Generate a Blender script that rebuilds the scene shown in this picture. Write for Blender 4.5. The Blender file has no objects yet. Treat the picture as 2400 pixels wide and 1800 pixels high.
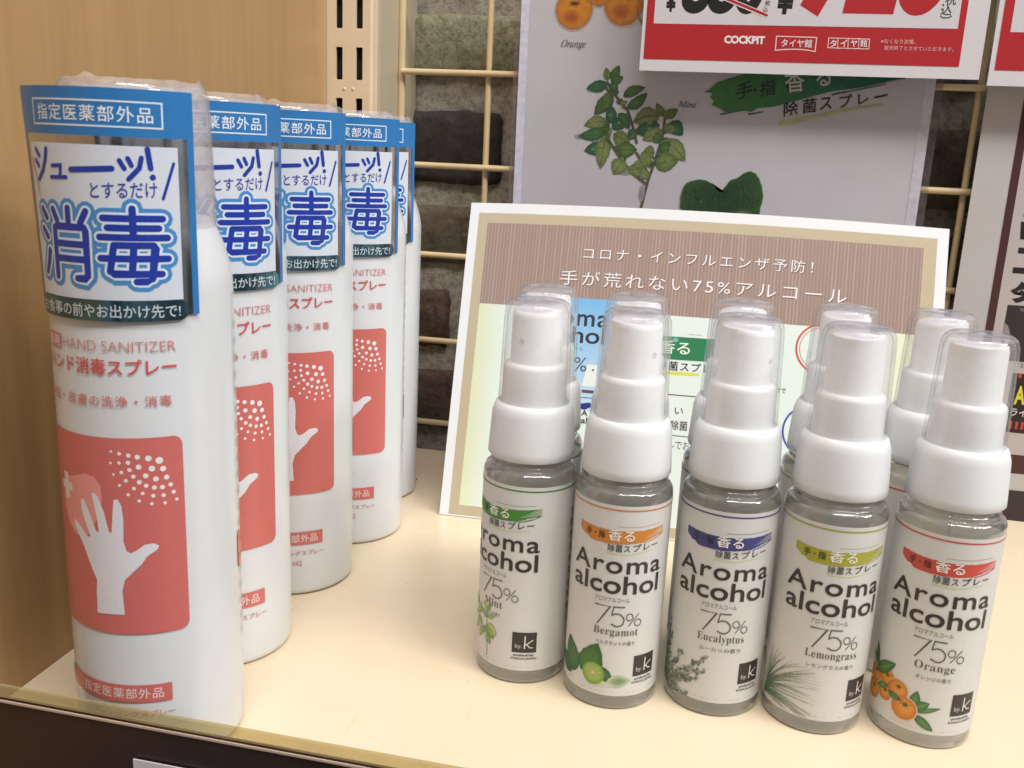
import bpy, bmesh, math, random
from math import sin, cos, pi, radians
from mathutils import Vector, Matrix
from mathutils.geometry import tessellate_polygon
random.seed(7)
S = 0.001                                   # the script is written in millimetres
scene = bpy.context.scene
COL = scene.collection

# ------------------------------------------------------------------ camera
CAM_H, FPX = 185.0, 2210.6
YAW, PIT, ROLL = -0.20662, 0.24296, 0.04567
fw = Vector((sin(YAW)*cos(PIT), cos(YAW)*cos(PIT), -sin(PIT)))
rt = Vector((cos(YAW), -sin(YAW), 0)); up = rt.cross(fw)
RX = cos(ROLL)*rt + sin(ROLL)*up; UX = -sin(ROLL)*rt + cos(ROLL)*up
cam = bpy.data.cameras.new('camera'); cam.sensor_width = 36; cam.lens = FPX/2400*36
cam.clip_start = 0.01; cam.clip_end = 50
co = bpy.data.objects.new('camera', cam); COL.objects.link(co)
co.matrix_world = Matrix(((RX.x, UX.x, -fw.x, 0), (RX.y, UX.y, -fw.y, 0), (RX.z, UX.z, -fw.z, CAM_H*S), (0, 0, 0, 1)))
cam.dof.use_dof = True; cam.dof.focus_distance = 0.40; cam.dof.aperture_fstop = 40
scene.camera = co

def pray(px, py): return fw + (px-1200)/FPX*RX - (py-900)/FPX*UX
def at(px, py, Y):
    """where a sight line meets the upright plane at depth Y: (x, z) in mm"""
    d = pray(px, py); t = Y/d.y
    return d.x*t, CAM_H + d.z*t

# ------------------------------------------------------------------ world and lamps (shop interior)
w = bpy.data.worlds.new('World'); scene.world = w; w.use_nodes = True
bg = w.node_tree.nodes['Background']; bg.inputs[1].default_value = 0.36
nt = w.node_tree                           # noise patches added for the foil to reflect, brighter above, darker below
_tc = nt.nodes.new('ShaderNodeTexCoord'); _n = nt.nodes.new('ShaderNodeTexNoise'); _n.inputs['Scale'].default_value = 3.2; _n.inputs['Detail'].default_value = 2
_r = nt.nodes.new('ShaderNodeValToRGB'); _r.color_ramp.elements[0].position = .42; _r.color_ramp.elements[0].color = (.10, .09, .085, 1)
_r.color_ramp.elements[1].position = .56; _r.color_ramp.elements[1].color = (.88, .88, .90, 1)
_s = nt.nodes.new('ShaderNodeSeparateXYZ'); _q = nt.nodes.new('ShaderNodeMapRange')
_q.inputs['From Min'].default_value = -.25; _q.inputs['From Max'].default_value = .55; _q.inputs['To Min'].default_value = .55; _q.inputs['To Max'].default_value = 1.15
_m = nt.nodes.new('ShaderNodeMixRGB'); _m.blend_type = 'MULTIPLY'; _m.inputs[0].default_value = 1
nt.links.new(_tc.outputs['Generated'], _n.inputs['Vector']); nt.links.new(_n.outputs[0], _r.inputs[0])
nt.links.new(_tc.outputs['Generated'], _s.inputs[0]); nt.links.new(_s.outputs['Z'], _q.inputs['Value'])
nt.links.new(_r.outputs[0], _m.inputs[1]); nt.links.new(_q.outputs[0], _m.inputs[2]); nt.links.new(_m.outputs[0], bg.inputs[0])
def tube(name, loc, tgt, sx, sy, power, col):
    l = bpy.data.lights.new(name, 'AREA'); l.shape = 'RECTANGLE'; l.size = sx; l.size_y = sy
    l.energy = power; l.color = col
    o = bpy.data.objects.new(name, l); COL.objects.link(o); o.location = loc
    o.rotation_euler = (Vector(tgt)-Vector(loc)).to_track_quat('-Z', 'Y').to_euler()
tube('ceiling_lamp', (0.30, -0.42, 1.66), (0.0, 0.40, 0.05), 1.15, 0.04, 11, (1.0, 0.985, 0.95))
tube('ceiling_lamp', (0.30, -0.25, 1.70), (0.0, 0.40, 0.05), 1.15, 0.035, 10, (1.0, 0.985, 0.95))
tube('ceiling_lamp', (1.30, -0.30, 1.66), (0.0, 0.40, 0.05), 0.55, 0.05, 13, (1.0, 0.985, 0.95))
tube('ceiling_lamp', (1.55, 0.10, 1.30), (0.0, 0.40, 0.05), 0.7, 0.10, 12, (0.98, 0.985, 1.0))

scene.view_settings.view_transform = 'Standard'; scene.view_settings.look = 'None'
scene.view_settings.exposure = 0.19; scene.view_settings.gamma = 1.0
scene.render.engine = 'CYCLES'
cy = scene.cycles
cy.use_denoising = True
cy.max_bounces = 14; cy.transparent_max_bounces = 24; cy.transmission_bounces = 12; cy.glossy_bounces = 6
cy.diffuse_bounces = 4; cy.sample_clamp_indirect = 6; cy.caustics_refractive = True; cy.blur_glossy = 0.5

# ------------------------------------------------------------------ materials
def lin(c):
    if isinstance(c, str):
        c = tuple(int(c[i:i+2], 16)/255 for i in (0, 2, 4))
    return tuple(((x/12.92) if x <= 0.04045 else ((x+0.055)/1.055)**2.4) for x in c)
def mat(name):
    m = bpy.data.materials.new(name); m.use_nodes = True
    return m, m.node_tree, m.node_tree.nodes['Principled BSDF']
def N(nt, t, **k):
    n = nt.nodes.new(t)
    for a, b in k.items(): setattr(n, a, b)
    return n
def L(nt, a, b): nt.links.new(a, b)
def noise(nt, scale, detail=4, rough=.55, vec=None, mapscale=None):
    tc = N(nt, 'ShaderNodeTexCoord'); mp = N(nt, 'ShaderNodeMapping')
    if mapscale: mp.inputs['Scale'].default_value = mapscale
    L(nt, tc.outputs['Object'], mp.inputs['Vector'])
    n = N(nt, 'ShaderNodeTexNoise'); n.inputs['Scale'].default_value = scale
    n.inputs['Detail'].default_value = detail; n.inputs['Roughness'].default_value = rough
    L(nt, mp.outputs[0], n.inputs['Vector'])
    return n
def ramp(nt, fac, stops):
    r = N(nt, 'ShaderNodeValToRGB'); e = r.color_ramp.elements
    while len(e) < len(stops): e.new(0.5)
    for i, (p, c) in enumerate(stops):
        e[i].position = p; e[i].color = (*c, 1)
    L(nt, fac, r.inputs[0]); return r
def bump(nt, bsdf, h, strength, dist):
    b = N(nt, 'ShaderNodeBump'); b.inputs['Strength'].default_value = strength; b.inputs['Distance'].default_value = dist
    L(nt, h, b.inputs['Height']); L(nt, b.outputs[0], bsdf.inputs['Normal']); return b
def simple(name, col, rough=.5, var=.06, nscale=60, bstr=0, bdist=.0003, coat=0, spec=.5, mapscale=None, sss=0):
    m, nt, b = mat(name); c = lin(col) if isinstance(col, str) else col
    n = noise(nt, nscale, mapscale=mapscale)
    r = ramp(nt, n.outputs[0], [(0.3, tuple(x*(1-var) for x in c)), (0.7, tuple(min(1, x*(1+var)) for x in c))])
    L(nt, r.outputs[0], b.inputs['Base Color']); b.inputs['Roughness'].default_value = rough
    b.inputs['Specular IOR Level'].default_value = spec
    b.inputs['Coat Weight'].default_value = coat; b.inputs['Coat Roughness'].default_value = .08
    if sss:
        b.inputs['Subsurface Weight'].default_value = sss; b.inputs['Subsurface Radius'].default_value = (1, 1, .9)
        b.inputs['Subsurface Scale'].default_value = .003
    if bstr: bump(nt, b, n.outputs[0], bstr, bdist)
    return m
def clear(name, tint, gloss_rough=.04, ior=1.5, haze=0.0, hazecol=(.85, .85, .88), edge=.9, ns=260):
    """thin clear plastic film: lets light straight through, mirrors by Fresnel, a little milky"""
    m, nt, b = mat(name); nt.nodes.remove(b)
    out = nt.nodes['Material Output']
    tr = N(nt, 'ShaderNodeBsdfTransparent'); tr.inputs[0].default_value = (*tint, 1)
    gl = N(nt, 'ShaderNodeBsdfGlossy'); gl.inputs['Roughness'].default_value = gloss_rough
    df = N(nt, 'ShaderNodeBsdfDiffuse'); df.inputs[0].default_value = (*hazecol, 1)
    lw = N(nt, 'ShaderNodeLayerWeight'); lw.inputs[0].default_value = .5
    pw = N(nt, 'ShaderNodeMath', operation='POWER'); pw.inputs[1].default_value = 4.0
    fr = N(nt, 'ShaderNodeMath', operation='MULTIPLY_ADD'); fr.inputs[1].default_value = .42; fr.inputs[2].default_value = ((ior-1)/(ior+1))**2
    L(nt, lw.outputs['Facing'], pw.inputs[0]); L(nt, pw.outputs[0], fr.inputs[0])
    m1 = N(nt, 'ShaderNodeMixShader'); m1.inputs[0].default_value = haze
    er = ramp(nt, lw.outputs['Facing'], [(0.0, tint), (.62, tuple(x*.985 for x in tint)), (.9, tuple(x*edge for x in tint))]); L(nt, er.outputs[0], tr.inputs[0])
    m2 = N(nt, 'ShaderNodeMixShader')
    n = noise(nt, ns, 3); mu = N(nt, 'ShaderNodeMath', operation='MULTIPLY'); mu.inputs[1].default_value = haze*2
    L(nt, n.outputs[0], mu.inputs[0]); L(nt, mu.outputs[0], m1.inputs[0])
    L(nt, tr.outputs[0], m1.inputs[1]); L(nt, df.outputs[0], m1.inputs[2])
    L(nt, fr.outputs[0], m2.inputs[0]); L(nt, m1.outputs[0], m2.inputs[1]); L(nt, gl.outputs[0], m2.inputs[2])
    L(nt, m2.outputs[0], out.inputs[0])
    return m
def inkmat(name, rough=.42, coat=.0, var=.05, nscale=900):
    m, nt, b = mat(name)
    a = N(nt, 'ShaderNodeVertexColor'); a.layer_name = 'Col'
    n = noise(nt, nscale, 3); r = ramp(nt, n.outputs[0], [(0.3, (1-var,)*3), (0.7, (1, 1, 1))])
    mx = N(nt, 'ShaderNodeMixRGB', blend_type='MULTIPLY'); mx.inputs[0].default_value = 1
    L(nt, a.outputs[0], mx.inputs[1]); L(nt, r.outputs[0], mx.inputs[2]); L(nt, mx.outputs[0], b.inputs['Base Color'])
    b.inputs['Roughness'].default_value = rough; b.inputs['Coat Weight'].default_value = coat; b.inputs['Coat Roughness'].default_value = .1
    return m
M = {}
M['ink'] = inkmat('ink', .45)
M['ink_gloss'] = inkmat('glossy_ink', .3, .15)
M['ink_wash'] = inkmat('watercolour_ink', .45, 0, .22, 260)
M['white_plastic'] = simple('white_plastic', (.80, .815, .82), .36, .02, 40, sss=.12)
M['pump_plastic'] = simple('pump_plastic', (.965, .97, .96), .4, .02, 40, sss=.15)
M['can_white'] = simple('white_can', (.71, .73, .755), .30, .03, 25, coat=.35)
M['label_paper'] = simple('label_paper', (.88, .87, .85), .42, .02, 90, coat=.1)
m = M['label_paper']; nt = m.node_tree; b = nt.nodes['Principled BSDF']   # thin paper: some light passes through
tl = N(nt, 'ShaderNodeBsdfTranslucent'); tl.inputs[0].default_value = (.93, .92, .88, 1); ms = N(nt, 'ShaderNodeMixShader'); ms.inputs[0].default_value = .27
L(nt, b.outputs[0], ms.inputs[1]); L(nt, tl.outputs[0], ms.inputs[2]); L(nt, ms.outputs[0], nt.nodes['Material Output'].inputs[0])
M['card_paper'] = simple('card_paper', (.74, .77, .82), .38, .02, 120)
M['board_paper'] = simple('board_paper', (.80, .81, .84), .35, .015, 60)
M['shaded_poster_paper'] = simple('shaded_poster_paper', (.50, .48, .52), .3, .06, 16)  # white paper coloured grey to carry the shade it hangs in
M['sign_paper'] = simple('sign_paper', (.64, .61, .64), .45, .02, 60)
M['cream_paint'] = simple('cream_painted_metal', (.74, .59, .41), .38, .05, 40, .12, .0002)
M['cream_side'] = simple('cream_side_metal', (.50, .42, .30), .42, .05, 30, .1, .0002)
M['wire_paint'] = simple('cream_wire_coating', (.66, .50, .29), .4, .08, 60, .2, .0003)
M['dark'] = simple('dark_void', (.012, .010, .010), .8)  # near-black colour standing for the shade inside holes and slots
M['rail_brown'] = simple('brown_rail', (.032, .014, .012), .32, .12, 50, .1, .0002)
M['clear_cap'] = clear('clear_cap_plastic', (.985, .985, .99), .05, 1.42, .05, (1, 1, 1), edge=.86)
M['cap_top'] = clear('cap_top_ceiling_reflection', (.93, .92, .95), .10, 1.6, .24, (.66, .65, .70), edge=.7)  # grey-lilac haze colour stands for the ceiling mirrored in the cap tops
M['film'] = clear('shrink_film', (.95, .94, .95), .09, 1.5, .22, (.84, .82, .84), edge=.8)
M['pouch'] = clear('laminate_edge', (.90, .88, .86), .12, 1.4, .08, (.5, .47, .5))
M['strip'] = clear('yellowed_clear_strip', (.88, .82, .62), .10, 1.45, .26, (.66, .57, .36), ns=14)
# mirror foil behind the header card
m, nt, b = mat('silver_foil'); b.inputs['Metallic'].default_value = 1; b.inputs['Roughness'].default_value = .07
n = noise(nt, 30, 2); r = ramp(nt, n.outputs[0], [(0.3, (.62, .64, .68)), (.7, (.75, .76, .78))]); L(nt, r.outputs[0], b.inputs['Base Color'])
bump(nt, b, n.outputs[0], .25, .0015); M['foil'] = m
m, nt, b = mat('foil_painted_reflection'); b.inputs['Metallic'].default_value = .9; b.inputs['Roughness'].default_value = .12
n = noise(nt, 70, 2); r = ramp(nt, n.outputs[0], [(0.35, (.055, .10, .125)), (.65, (.12, .25, .33))]); L(nt, r.outputs[0], b.inputs['Base Color']); M['foil_dark_reflection'] = m  # dark surroundings mirrored in the foil, painted into its base colour with bluish spots
# glass bottle full of clear liquid
m, nt, b = mat('liquid_filled_glass'); b.inputs['Transmission Weight'].default_value = .90; b.inputs['IOR'].default_value = 1.42
n = noise(nt, 50, 2); r = ramp(nt, n.outputs[0], [(0.3, (.93, .93, .87)), (.7, (.96, .96, .91))]); L(nt, r.outputs[0], b.inputs['Base Color'])
b.inputs['Roughness'].default_value = .06; b.inputs['Coat Weight'].default_value = 1; b.inputs['Coat IOR'].default_value = 1.7; b.inputs['Coat Roughness'].default_value = .03; M['glass'] = m
# shelf laminate
m, nt, b = mat('cream_shelf_paint'); n = noise(nt, 5, 5); n2 = noise(nt, 900, 2)
r = ramp(nt, n.outputs[0], [(0.25, (.785, .645, .46)), (.75, (.83, .69, .50))])
vo = N(nt, 'ShaderNodeTexVoronoi'); vo.inputs['Scale'].default_value = 70; tcv = N(nt, 'ShaderNodeTexCoord'); L(nt, tcv.outputs['Object'], vo.inputs['Vector'])
vr = ramp(nt, vo.outputs['Distance'], [(.022, (.42, .36, .30)), (.034, (1, 1, 1))])
sc = noise(nt, 160, 3, mapscale=(1, .08, 1)); sr = ramp(nt, sc.outputs[0], [(.69, (1, 1, 1)), (.73, (.93, .92, .90))])
ma = N(nt, 'ShaderNodeMixRGB', blend_type='MULTIPLY'); ma.inputs[0].default_value = 1; mb = N(nt, 'ShaderNodeMixRGB', blend_type='MULTIPLY'); mb.inputs[0].default_value = 1
n9 = noise(nt, 9, 1); nr = ramp(nt, n9.outputs[0], [(.55, (0, 0, 0)), (.60, (1, 1, 1))]); L(nt, nr.outputs[0], ma.inputs[0])
L(nt, r.outputs[0], ma.inputs[1]); L(nt, vr.outputs[0], ma.inputs[2]); L(nt, ma.outputs[0], mb.inputs[1]); L(nt, sr.outputs[0], mb.inputs[2]); L(nt, mb.outputs[0], b.inputs['Base Color'])
rr = ramp(nt, n.outputs[0], [(0.3, (.24,)*3), (.7, (.36,)*3)]); L(nt, rr.outputs[0], b.inputs['Roughness'])
bump(nt, b, n2.outputs[0], .06, .0002); M['shelf'] = m
# wood veneer, grain running upright
m, nt, b = mat('wood_veneer')
n = noise(nt, 9, 7, .6, mapscale=(6, 6, .55)); n3 = noise(nt, 60, 6, .6, mapscale=(5, 5, .25)); n2 = noise(nt, 3.2, 2)
r = ramp(nt, n.outputs[0], [(0.28, (.455, .278, .122)), (.5, (.485, .300, .136)), (.72, (.515, .325, .150))])
r3 = ramp(nt, n3.outputs[0], [(0.35, (.94, .93, .91)), (.6, (1, 1, 1))]); r2 = ramp(nt, n2.outputs[0], [(.3, (.90, .88, .84)), (.7, (1, 1, 1))])
mx = N(nt, 'ShaderNodeMixRGB', blend_type='MULTIPLY'); mx.inputs[0].default_value = 1
mx2 = N(nt, 'ShaderNodeMixRGB', blend_type='MULTIPLY'); mx2.inputs[0].default_value = 1
L(nt, r.outputs[0], mx.inputs[1]); L(nt, r3.outputs[0], mx.inputs[2]); L(nt, mx.outputs[0], mx2.inputs[1]); L(nt, r2.outputs[0], mx2.inputs[2])
L(nt, mx2.outputs[0], b.inputs['Base Color']); b.inputs['Roughness'].default_value = .33; bump(nt, b, n3.outputs[0], .08, .0004); M['wood'] = m
def brickmat(name, dark, mid, light, speck, scale=260):
    m, nt, b = mat(name)
    n = noise(nt, 22, 6, .65); f = noise(nt, scale*.62, 5, .8); v = noise(nt, 90, 6, .78)
    r = ramp(nt, n.outputs[0], [(0.3, dark), (.52, mid), (.72, light)])
    s = ramp(nt, f.outputs[0], [(0.40, (.60, .58, .56)), (.5, (.92, .92, .92)), (.60, (1.08, 1.08, 1.07))])
    k = ramp(nt, v.outputs[0], [(0.60, (0, 0, 0)), (.74, (.8, .8, .8))])
    mx = N(nt, 'ShaderNodeMixRGB', blend_type='MULTIPLY'); mx.inputs[0].default_value = 1
    L(nt, r.outputs[0], mx.inputs[1]); L(nt, s.outputs[0], mx.inputs[2])
    m2 = N(nt, 'ShaderNodeMixRGB'); m2.inputs[2].default_value = (*speck, 1)
    L(nt, k.outputs[0], m2.inputs[0]); L(nt, mx.outputs[0], m2.inputs[1]); L(nt, m2.outputs[0], b.inputs['Base Color'])
    b.inputs['Roughness'].default_value = .85
    ad = N(nt, 'ShaderNodeMath', operation='ADD'); L(nt, f.outputs[0], ad.inputs[0]); L(nt, v.outputs[0], ad.inputs[1])
    bump(nt, b, ad.outputs[0], .6, .0018); return m
BR = [brickmat('brick_olive', (.15, .13, .085), (.27, .25, .155), (.34, .355, .25), (.52, .48, .38), 420),
      brickmat('brick_black', (.032, .024, .02), (.052, .039, .032), (.075, .058, .05), (.20, .17, .15)),
      brickmat('brick_brown', (.085, .062, .042), (.145, .112, .078), (.20, .16, .12), (.28, .24, .19)),
      brickmat('brick_dark_red', (.06, .034, .027), (.105, .06, .046), (.14, .09, .07), (.25, .20, .17))]
M['mortar'] = brickmat('mortar', (.26, .225, .18), (.38, .335, .275), (.48, .43, .36), (.52, .47, .41), 350)

# ------------------------------------------------------------------ object helpers
def link(name, me, parent=None, loc=None):
    o = bpy.data.objects.new(name, me); COL.objects.link(o)
    if parent: o.parent = parent
    if loc: o.location = loc
    return o
def tag(o, label=None, cat=None, group=None, kind=None):
    for k, v in (('label', label), ('category', cat), ('group', group), ('kind', kind)):
        if v: o[k] = v
    return o
def thing(name, loc, label, cat, group=None, rz=0):
    o = bpy.data.objects.new(name, None); COL.objects.link(o); o.location = Vector(loc)*S
    o.rotation_euler.z = rz; o.empty_display_size = .02
    return tag(o, label, cat, group)
def mesh(name, bm, mats, smooth=False, angle=None):
    bmesh.ops.scale(bm, vec=(S, S, S), verts=bm.verts)
    me = bpy.data.meshes.new(name); bm.to_mesh(me); bm.free()
    for m_ in (mats if isinstance(mats, list) else [mats]): me.materials.append(m_)
    if smooth:
        me.shade_smooth()
        if angle: me.set_sharp_from_angle(angle=radians(angle))
    return me
def box(bm, x0, x1, y0, y1, z0, z1, mi=0, bev=0):
    vs = [bm.verts.new((x, y, z)) for x in (x0, x1) for y in (y0, y1) for z in (z0, z1)]
    fs = [(0, 1, 3, 2), (4, 6, 7, 5), (0, 4, 5, 1), (2, 3, 7, 6), (0, 2, 6, 4), (1, 5, 7, 3)]
    out = []
    for f in fs:
        q = bm.faces.new([vs[i] for i in f]); q.material_index = mi; out.append(q)
    if bev:
        es = {e for f in out for e in f.edges}
        bmesh.ops.bevel(bm, geom=list(es), offset=bev, segments=2, affect='EDGES')
def lathe(bm, prof, seg=64, mi=0, cx=0, cy=0, cap0=False, cap1=False, ribs=None):
    rings = []
    for k, (r, z) in enumerate(prof):
        ring = []
        for i in range(seg):
            rr = r
            if ribs and ribs[0] <= k <= ribs[1]: rr = r + (ribs[2] if i % 2 else 0)
            a = 2*pi*i/seg; ring.append(bm.verts.new((cx+rr*sin(a), cy-rr*cos(a), z)))
        rings.append(ring)
    for a, b in zip(rings, rings[1:]):
        for i in range(seg):
            j = (i+1) % seg
            f = bm.faces.new((a[i], a[j], b[j], b[i])); f.material_index = mi
    if cap0: bm.faces.new(rings[0][::-1]).material_index = mi
    if cap1: bm.faces.new(rings[-1]).material_index = mi
    return rings
def rod(bm, p, q, r, seg=14):
    p, q = Vector(p), Vector(q); d = (q-p).normalized()
    u = d.orthogonal().normalized(); v = d.cross(u); R = []
    for c in (p, q):
        R.append([bm.verts.new(c+r*(cos(2*pi*i/seg)*u+sin(2*pi*i/seg)*v)) for i in range(seg)])
    for i in range(seg):
        j = (i+1) % seg; bm.faces.new((R[0][i], R[0][j], R[1][j], R[1][i]))
    bm.faces.new(R[0][::-1]); bm.faces.new(R[1])
def holed_sheet(bm, outer, holes, f, mi=0):
    """flat sheet with real holes; f maps (u, v) to 3D"""
    polys = [[Vector((u, v, 0)) for u, v in outer]] + [[Vector((u, v, 0)) for u, v in h] for h in holes]
    flat = [p for P in polys for p in P]; vs = [bm.verts.new(f(p.x, p.y)) for p in flat]
    for t in tessellate_polygon(polys):
        try: bm.faces.new([vs[i] for i in t]).material_index = mi
        except ValueError: pass
    idx = []; k = 0
    for P in polys: idx.append(vs[k:k+len(P)]); k += len(P)
    return idx
def rrect(u0, v0, u1, v1, r=0, n=4):
    if r <= 0: return [(u0, v0), (u1, v0), (u1, v1), (u0, v1)]
    P = []
    for cx, cy_, a0 in ((u1-r, v0+r, -90), (u1-r, v1-r, 0), (u0+r, v1-r, 90), (u0+r, v0+r, 180)):
        for i in range(n+1):
            a = radians(a0+90*i/n); P.append((cx+r*cos(a), cy_+r*sin(a)))
    return P
def circle(u, v, r, n=24, ry=None): return [(u+r*cos(2*pi*i/n), v+(ry or r)*sin(2*pi*i/n)) for i in range(n)]

# ------------------------------------------------------------------ flat print: real ink shapes laid on paper
_txt = {}
def glyphs(s, bold=0.0, res=3, space=1.0):
    k = (s, bold, res, space)
    if k not in _txt:
        c = bpy.data.curves.new('t', 'FONT'); c.body = s; c.offset = bold; c.resolution_u = res; c.space_character = space
        o = bpy.data.objects.new('t', c); me = bpy.data.meshes.new_from_object(o)
        V = [(v.co.x, v.co.y) for v in me.vertices]; F = [tuple(p.vertices) for p in me.polygons]
        bpy.data.objects.remove(o); bpy.data.curves.remove(c); bpy.data.meshes.remove(me)
        x0 = min(v[0] for v in V); x1 = max(v[0] for v in V); y0 = min(v[1] for v in V); y1 = max(v[1] for v in V)
        _txt[k] = ([((x-x0)/(x1-x0), (y-y0)/(y1-y0)) for x, y in V], F)
    return _txt[k]
def mathf(s, k='b'):
    """bold serif or slanted serif letters from the built-in maths alphabets"""
    b = {'b': 0x1D400, 'i': 0x1D434, 's': 0x1D4D0}[k]
    return ''.join('\u210e' if (c == 'h' and k == 'i') else chr(b+ord(c)-65) if c.isupper() else chr(b+26+ord(c)-97) if c.islower() else c for c in s)
class Ink:
    def __init__(self): self.bm = bmesh.new(); self.col = self.bm.loops.layers.float_color.new('Col'); self.k = 0
    def faces(self, V, F, cols, layer):
        self.k += 1; h = layer*0.05 + self.k*0.00015
        vs = [self.bm.verts.new((u, v, h)) for u, v in V]
        for f in F:
            try: q = self.bm.faces.new([vs[i] for i in f])
            except ValueError: continue
            for lp, i in zip(q.loops, f): lp[self.col] = (*(cols[i] if isinstance(cols, list) else cols), 1)
    def poly(self, pts, c, layer=1, c2=None, ang=None):
        """filled outline; c2 gives a second ink colour blended across (ang degrees)"""
        c = lin(c); F = [tuple(t) for t in tessellate_polygon([[Vector((u, v, 0)) for u, v in pts]])]
        cols = c
        if c2:
            c2 = lin(c2); a = radians(ang or 0); d = [u*cos(a)+v*sin(a) for u, v in pts]; lo, hi = min(d), max(d)
            cols = [tuple(p+(q-p)*(x-lo)/(hi-lo+1e-9) for p, q in zip(c, c2)) for x in d]
        self.faces(pts, F, cols, layer)
    def blob(self, pts, cc, ce, layer=1, centre=None):
        n = len(pts); cx = centre or (sum(p[0] for p in pts)/n, sum(p[1] for p in pts)/n)
        mid = [((p[0]+cx[0])/2, (p[1]+cx[1])/2) for p in pts]
        cc, ce = lin(cc), lin(ce); cm = tuple(a*.75+b*.25 for a, b in zip(cc, ce))
        V = list(pts)+mid+[cx]; cols = [ce]*n+[cm]*n+[cc]; F = []
        for i in range(n):
            j = (i+1) % n; F += [(i, j, n+j, n+i), (n+i, n+j, 2*n)]
        self.faces(V, F, cols, layer)
    def rect(self, u0, v0, u1, v1, c, layer=1, r=0, **k): self.poly(rrect(u0, v0, u1, v1, r), c, layer, **k)
    def frame(self, u0, v0, u1, v1, t, c, layer=1):
        for a in ((u0, v0, u1, v0+t), (u0, v1-t, u1, v1), (u0, v0+t, u0+t, v1-t), (u1-t, v0+t, u1, v1-t)): self.rect(*a, c, layer)
    def text(self, s, u0, v0, u1, v1, c, layer=2, bold=0.0, res=3, shear=0.0, space=1.0, rise=0.0):
        """s fitted to the box; shear slants it, rise lifts the right end"""
        V, F = glyphs(s, bold, res, space); W, H = u1-u0, v1-v0
        self.faces([(u0+x*W+shear*y*H, v0+y*H+rise*x) for x, y in V], F, lin(c), layer)
    def textq(self, s, p00, p10, p01, c, layer=2, bold=0.0, res=3, space=1.0, arc=0.0):
        V, F = glyphs(s, bold, res, space)
        self.faces([(p00[0]+x*(p10[0]-p00[0])+y*(p01[0]-p00[0]), p00[1]+x*(p10[1]-p00[1])+y*(p01[1]-p00[1])-arc*4*(x-.5)**2) for x, y in V], F, lin(c), layer)
    def ribbon(self, pts, wd, c, layer=2, taper=None, round_=True, c2=None):
        n = len(pts); Lp, Rp = [], []
        for i, (x, y) in enumerate(pts):
            a = pts[max(0, i-1)]; b = pts[min(n-1, i+1)]; d = Vector((b[0]-a[0], b[1]-a[1]))
            d = d.normalized() if d.length > 1e-9 else Vector((1, 0))
            m_ = 1.0
            if 0 < i < n-1:
                d0 = Vector((x-a[0], y-a[1])).normalized(); m_ = 1/max(.55, abs(d.dot(d0)))
            h = wd/2*m_*(taper(i/(n-1)) if taper else 1)
            Lp.append((x-d.y*h, y+d.x*h)); Rp.append((x+d.y*h, y-d.x*h))
        V = Lp+Rp; c = lin(c); F = [(i, n+i, n+i+1, i+1) for i in range(n-1)]
        cols = c
        if c2: e = lin(c2); cols = [tuple(p+(q-p)*(i/(n-1)) for p, q in zip(c, e)) for i in range(n)]*2
        self.faces(V, F, cols, layer)
        if round_:
            for p, t in ((pts[0], 0), (pts[-1], 1)):
                h = wd/2*(taper(t) if taper else 1)
                if h > 1e-3: self.faces(circle(*p, h, 10), [tuple(range(10))], (cols[0] if t == 0 else cols[n-1]) if c2 else c, layer)
    def leaf(self, base, tip, wd, c, c2, layer=1, bend=0.0, vein=None, ser=0):
        b, t = Vector(base), Vector(tip); d = t-b; n = Vector((-d.y, d.x)).normalized(); pts = []; K = 9
        for s_ in (1, -1):
            rng_ = range(K+1) if s_ == 1 else range(K-1, 0, -1)
            for i in rng_:
                f = i/K; h = wd/2*(sin(pi*f**.8))**.85*(1+ser*(.5 if i % 2 else -.5))
                p = b+d*f+n*(s_*h+bend*wd*sin(pi*f)); pts.append((p.x, p.y))
        self.blob(pts, c, c2, layer)
        if vein: self.ribbon([tuple(b+d*f+n*bend*wd*sin(pi*f)) for f in (0.05, .3, .6, .92)], max(wd*.05, .05), vein, layer+.5, round_=False)
    def build(self, name, f, m_, parent, du=None, u0=None, u1=None, dv=None):
        bm = self.bm; bm.verts.ensure_lookup_table()
        lo = min(v.co.x for v in bm.verts); hi = max(v.co.x for v in bm.verts)
        if du:
            k = math.ceil(lo/du)
            while k*du < hi:
                bmesh.ops.bisect_plane(bm, geom=bm.verts[:]+bm.edges[:]+bm.faces[:], plane_co=(k*du, 0, 0), plane_no=(1, 0, 0)); k += 1
        if dv:
            a = min(v.co.y for v in bm.verts); b = max(v.co.y for v in bm.verts); k = math.ceil(a/dv)
            while k*dv < b:
                bmesh.ops.bisect_plane(bm, geom=bm.verts[:]+bm.edges[:]+bm.faces[:], plane_co=(0, k*dv, 0), plane_no=(0, 1, 0)); k += 1
        for v in bm.verts: v.co = Vector(f(v.co.x, v.co.y, v.co.z))
        me = mesh(name, bm, m_)
        return link(name, me, parent) if parent is not None or name else me
def cylmap(r):
    return lambda u, v, h: ((r+.04+h)*sin(u/r), -(r+.04+h)*cos(u/r), v)

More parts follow.
